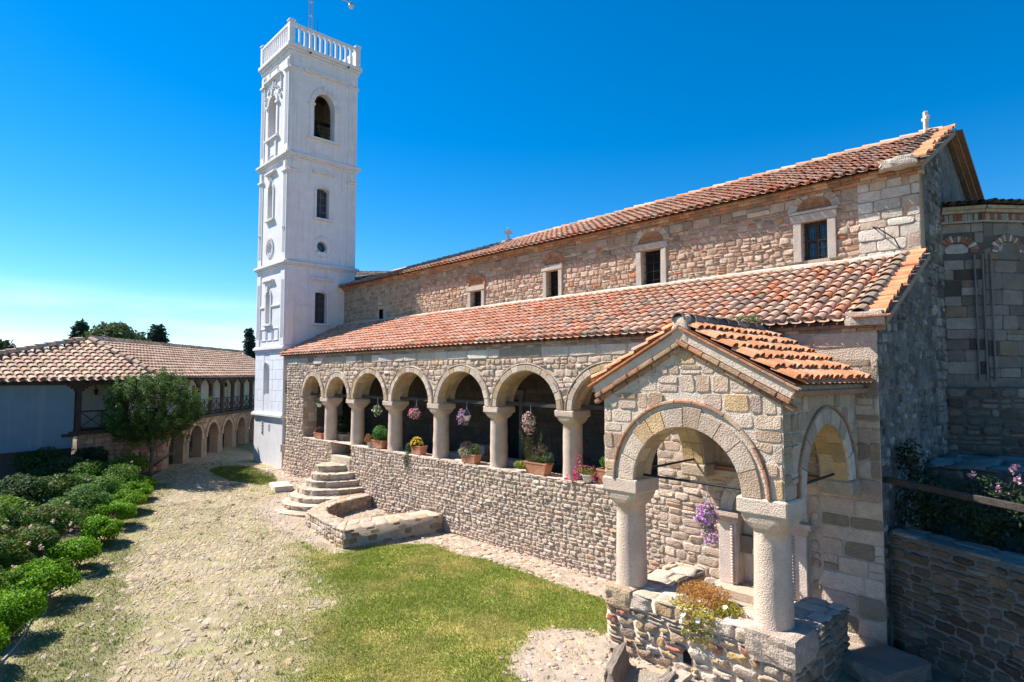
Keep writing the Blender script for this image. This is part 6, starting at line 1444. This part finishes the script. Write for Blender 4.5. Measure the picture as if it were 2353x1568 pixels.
round_pot('flower_pot', 'small grey pot with dried rusty plant beside the bushy green planter', 'flower pot', -19.62, yS - .1, SZ, .1, .16, (.55, .53, .5), [('leaf', (-.08, -.03, .1), (.2, .15, .22), 260, .05, (.42, .2, .07))])
dr = thing('withered_plant', 'golden brown withered petunia with white blooms on the porch plinth', 'plant', (-4.85, 8.75, 1.19))
g = G(); K = 3400; P, q = blob(K, (-4.9, 8.72, 1.31), (.46, .34, .24), .3); P = P[P[:, 2] > 1.2]; leaves(g, P, .045, lcol((.5, .26, .075), len(P), .35), None, .4, .35); g.build('dry_foliage', 'leaf', dr)
g = G(); P, q = blob(520, (-4.92, 8.52, 1.2), (.5, .18, .12), .4); leaves(g, P, .05, lcol((.46, .40, .05), 520, .3), q); P, q = blob(420, (-4.5, 8.7, 1.26), (.24, .18, .1), .4); leaves(g, P, .05, lcol((.38, .36, .05), 420, .3), q)
P = np.stack([rng.uniform(-5.1, -4.55, 500), rng.uniform(8.3, 8.42, 500), 1.2 - rng.random(500) ** 1.6 * .45], 1); leaves(g, P, .045, lcol((.36, .3, .05), 500, .3)); g.build('green_foliage', 'leaf', dr)
g = G(); P = np.stack([rng.uniform(-5.35, -4.35, 24), rng.uniform(8.38, 8.62, 24), rng.uniform(1.2, 1.34, 24)], 1); P = np.concatenate([P, np.stack([rng.uniform(-5.2, -4.6, 8), rng.uniform(8.84, 8.98, 8), rng.uniform(1.4, 1.52, 8)], 1), np.stack([rng.uniform(-5.1, -4.5, 8), rng.uniform(8.31, 8.36, 8), rng.uniform(1.0, 1.15, 8)], 1)]); flowers(g, P, .085, [((.85, .84, .8), 1)]); g.build('blossoms', 'petal', dr)
# roses and creeper on the shady terrace
for k, (x, y, lb) in enumerate(((-2.75, 12.3, 'dark climbing shrub in the corner by the church wall above the retaining wall'), (-1.9, 12.0, 'shaded rose bush with a few dusky pink blooms behind the timber rail'), (-1.2, 12.1, 'shaded rose bush with several pink blooms at the right picture edge'))):
    o = thing('rose_bush', lb, 'rose bush', (x, y, 2.0), 'rose bushes on the shady terrace'); g = G()
    for i in range(8): limb(g, (x + rng.normal(0, .1), y + rng.normal(0, .1), 1.9), (x + rng.normal(0, .35), y + rng.normal(0, .25), 2.9 + rng.random() * .3), .012, .005, .15, 5, (.05, .06, .03))
    g.build('stems', 'bark', o); g = G(); P, q = blob(1100, (x, y, 2.55), (.5, .45, .62), .25); leaves(g, P, .085, lcol((.035, .06, .022), 1100, .4), q)
    if k == 0: P, q = blob(240, (x - .2, y - .1, 3.3), (.22, .2, .35), .3); leaves(g, P, .09, lcol((.03, .045, .02), 240, .4), q)
    g.build('foliage', 'leaf', o)
    if k:
        g = G()
        for p in ([(-2.05, 11.9, 3.16), (-1.75, 11.95, 2.95)] if k == 1 else [(-1.55, 12.0, 3.3), (-1.5, 12.0, 3.12), (-1.28, 12.05, 3.2), (-1.2, 12.0, 3.12), (-1.1, 12.05, 3.2), (-1.12, 11.9, 2.9)]): flowers(g, np.array(p) + rng.normal(0, .03, (20, 3)), .05, [((.5, .3, .38), 2), ((.45, .25, .34), 1)])
        g.build('blossoms', 'petal', o)
# weeds on the eave and a garden hose
for x, w, lb in ((-6.35, .3, 'wider tuft of green weeds growing on the aisle eave above the porch'), (-5.3, .24, 'smaller tuft of green weeds growing on the aisle eave nearer the corner')):
    g = G(); K = 420; P = np.stack([rng.uniform(x - w, x + w, K), rng.uniform(11.1, 11.28, K), rng.uniform(5.66, 5.84, K)], 1); leaves(g, P, .06, lcol((.13, .17, .04), K, .35), None, .1, .3); tag(g.build('weed_tuft', 'leaf', None, loc=(x, 11.2, 5.66)), lb, 'weed')
hx = np.array([-12.2, -13.0, -14.0, -15.3, -16.6, -17.7, -19.2, -21.0, -23.0, -25.3, -27.3, -28.8, -29.3, -28.9, -28.0]); hy = np.interp(hx[:11], [-34, -29, -22.5, -17.6, -13.4, -10, -4], [9.2, 6.9, 4.15, 2.35, 1.0, -.1, -2.0]) - .02 + rng.normal(0, .05, 11); hy = np.concatenate([hy, [6.75, 7.2, 7.5, 7.3]])
t = np.linspace(0, len(hx) - 1, 140); px_, py_ = np.interp(t, np.arange(len(hx)), hx), np.interp(t, np.arange(len(hx)), hy); ker = np.ones(7) / 7; px_[3:-3] = np.convolve(px_, ker, 'valid'); py_[3:-3] = np.convolve(py_, ker, 'valid')
g = G(); tube(g, ground_pt(px_, py_, .022), .017, 6); tag(g.build('garden_hose', 'hose', None, smooth=True), 'pale garden hose lying along the edge of the flower bed', 'hose')
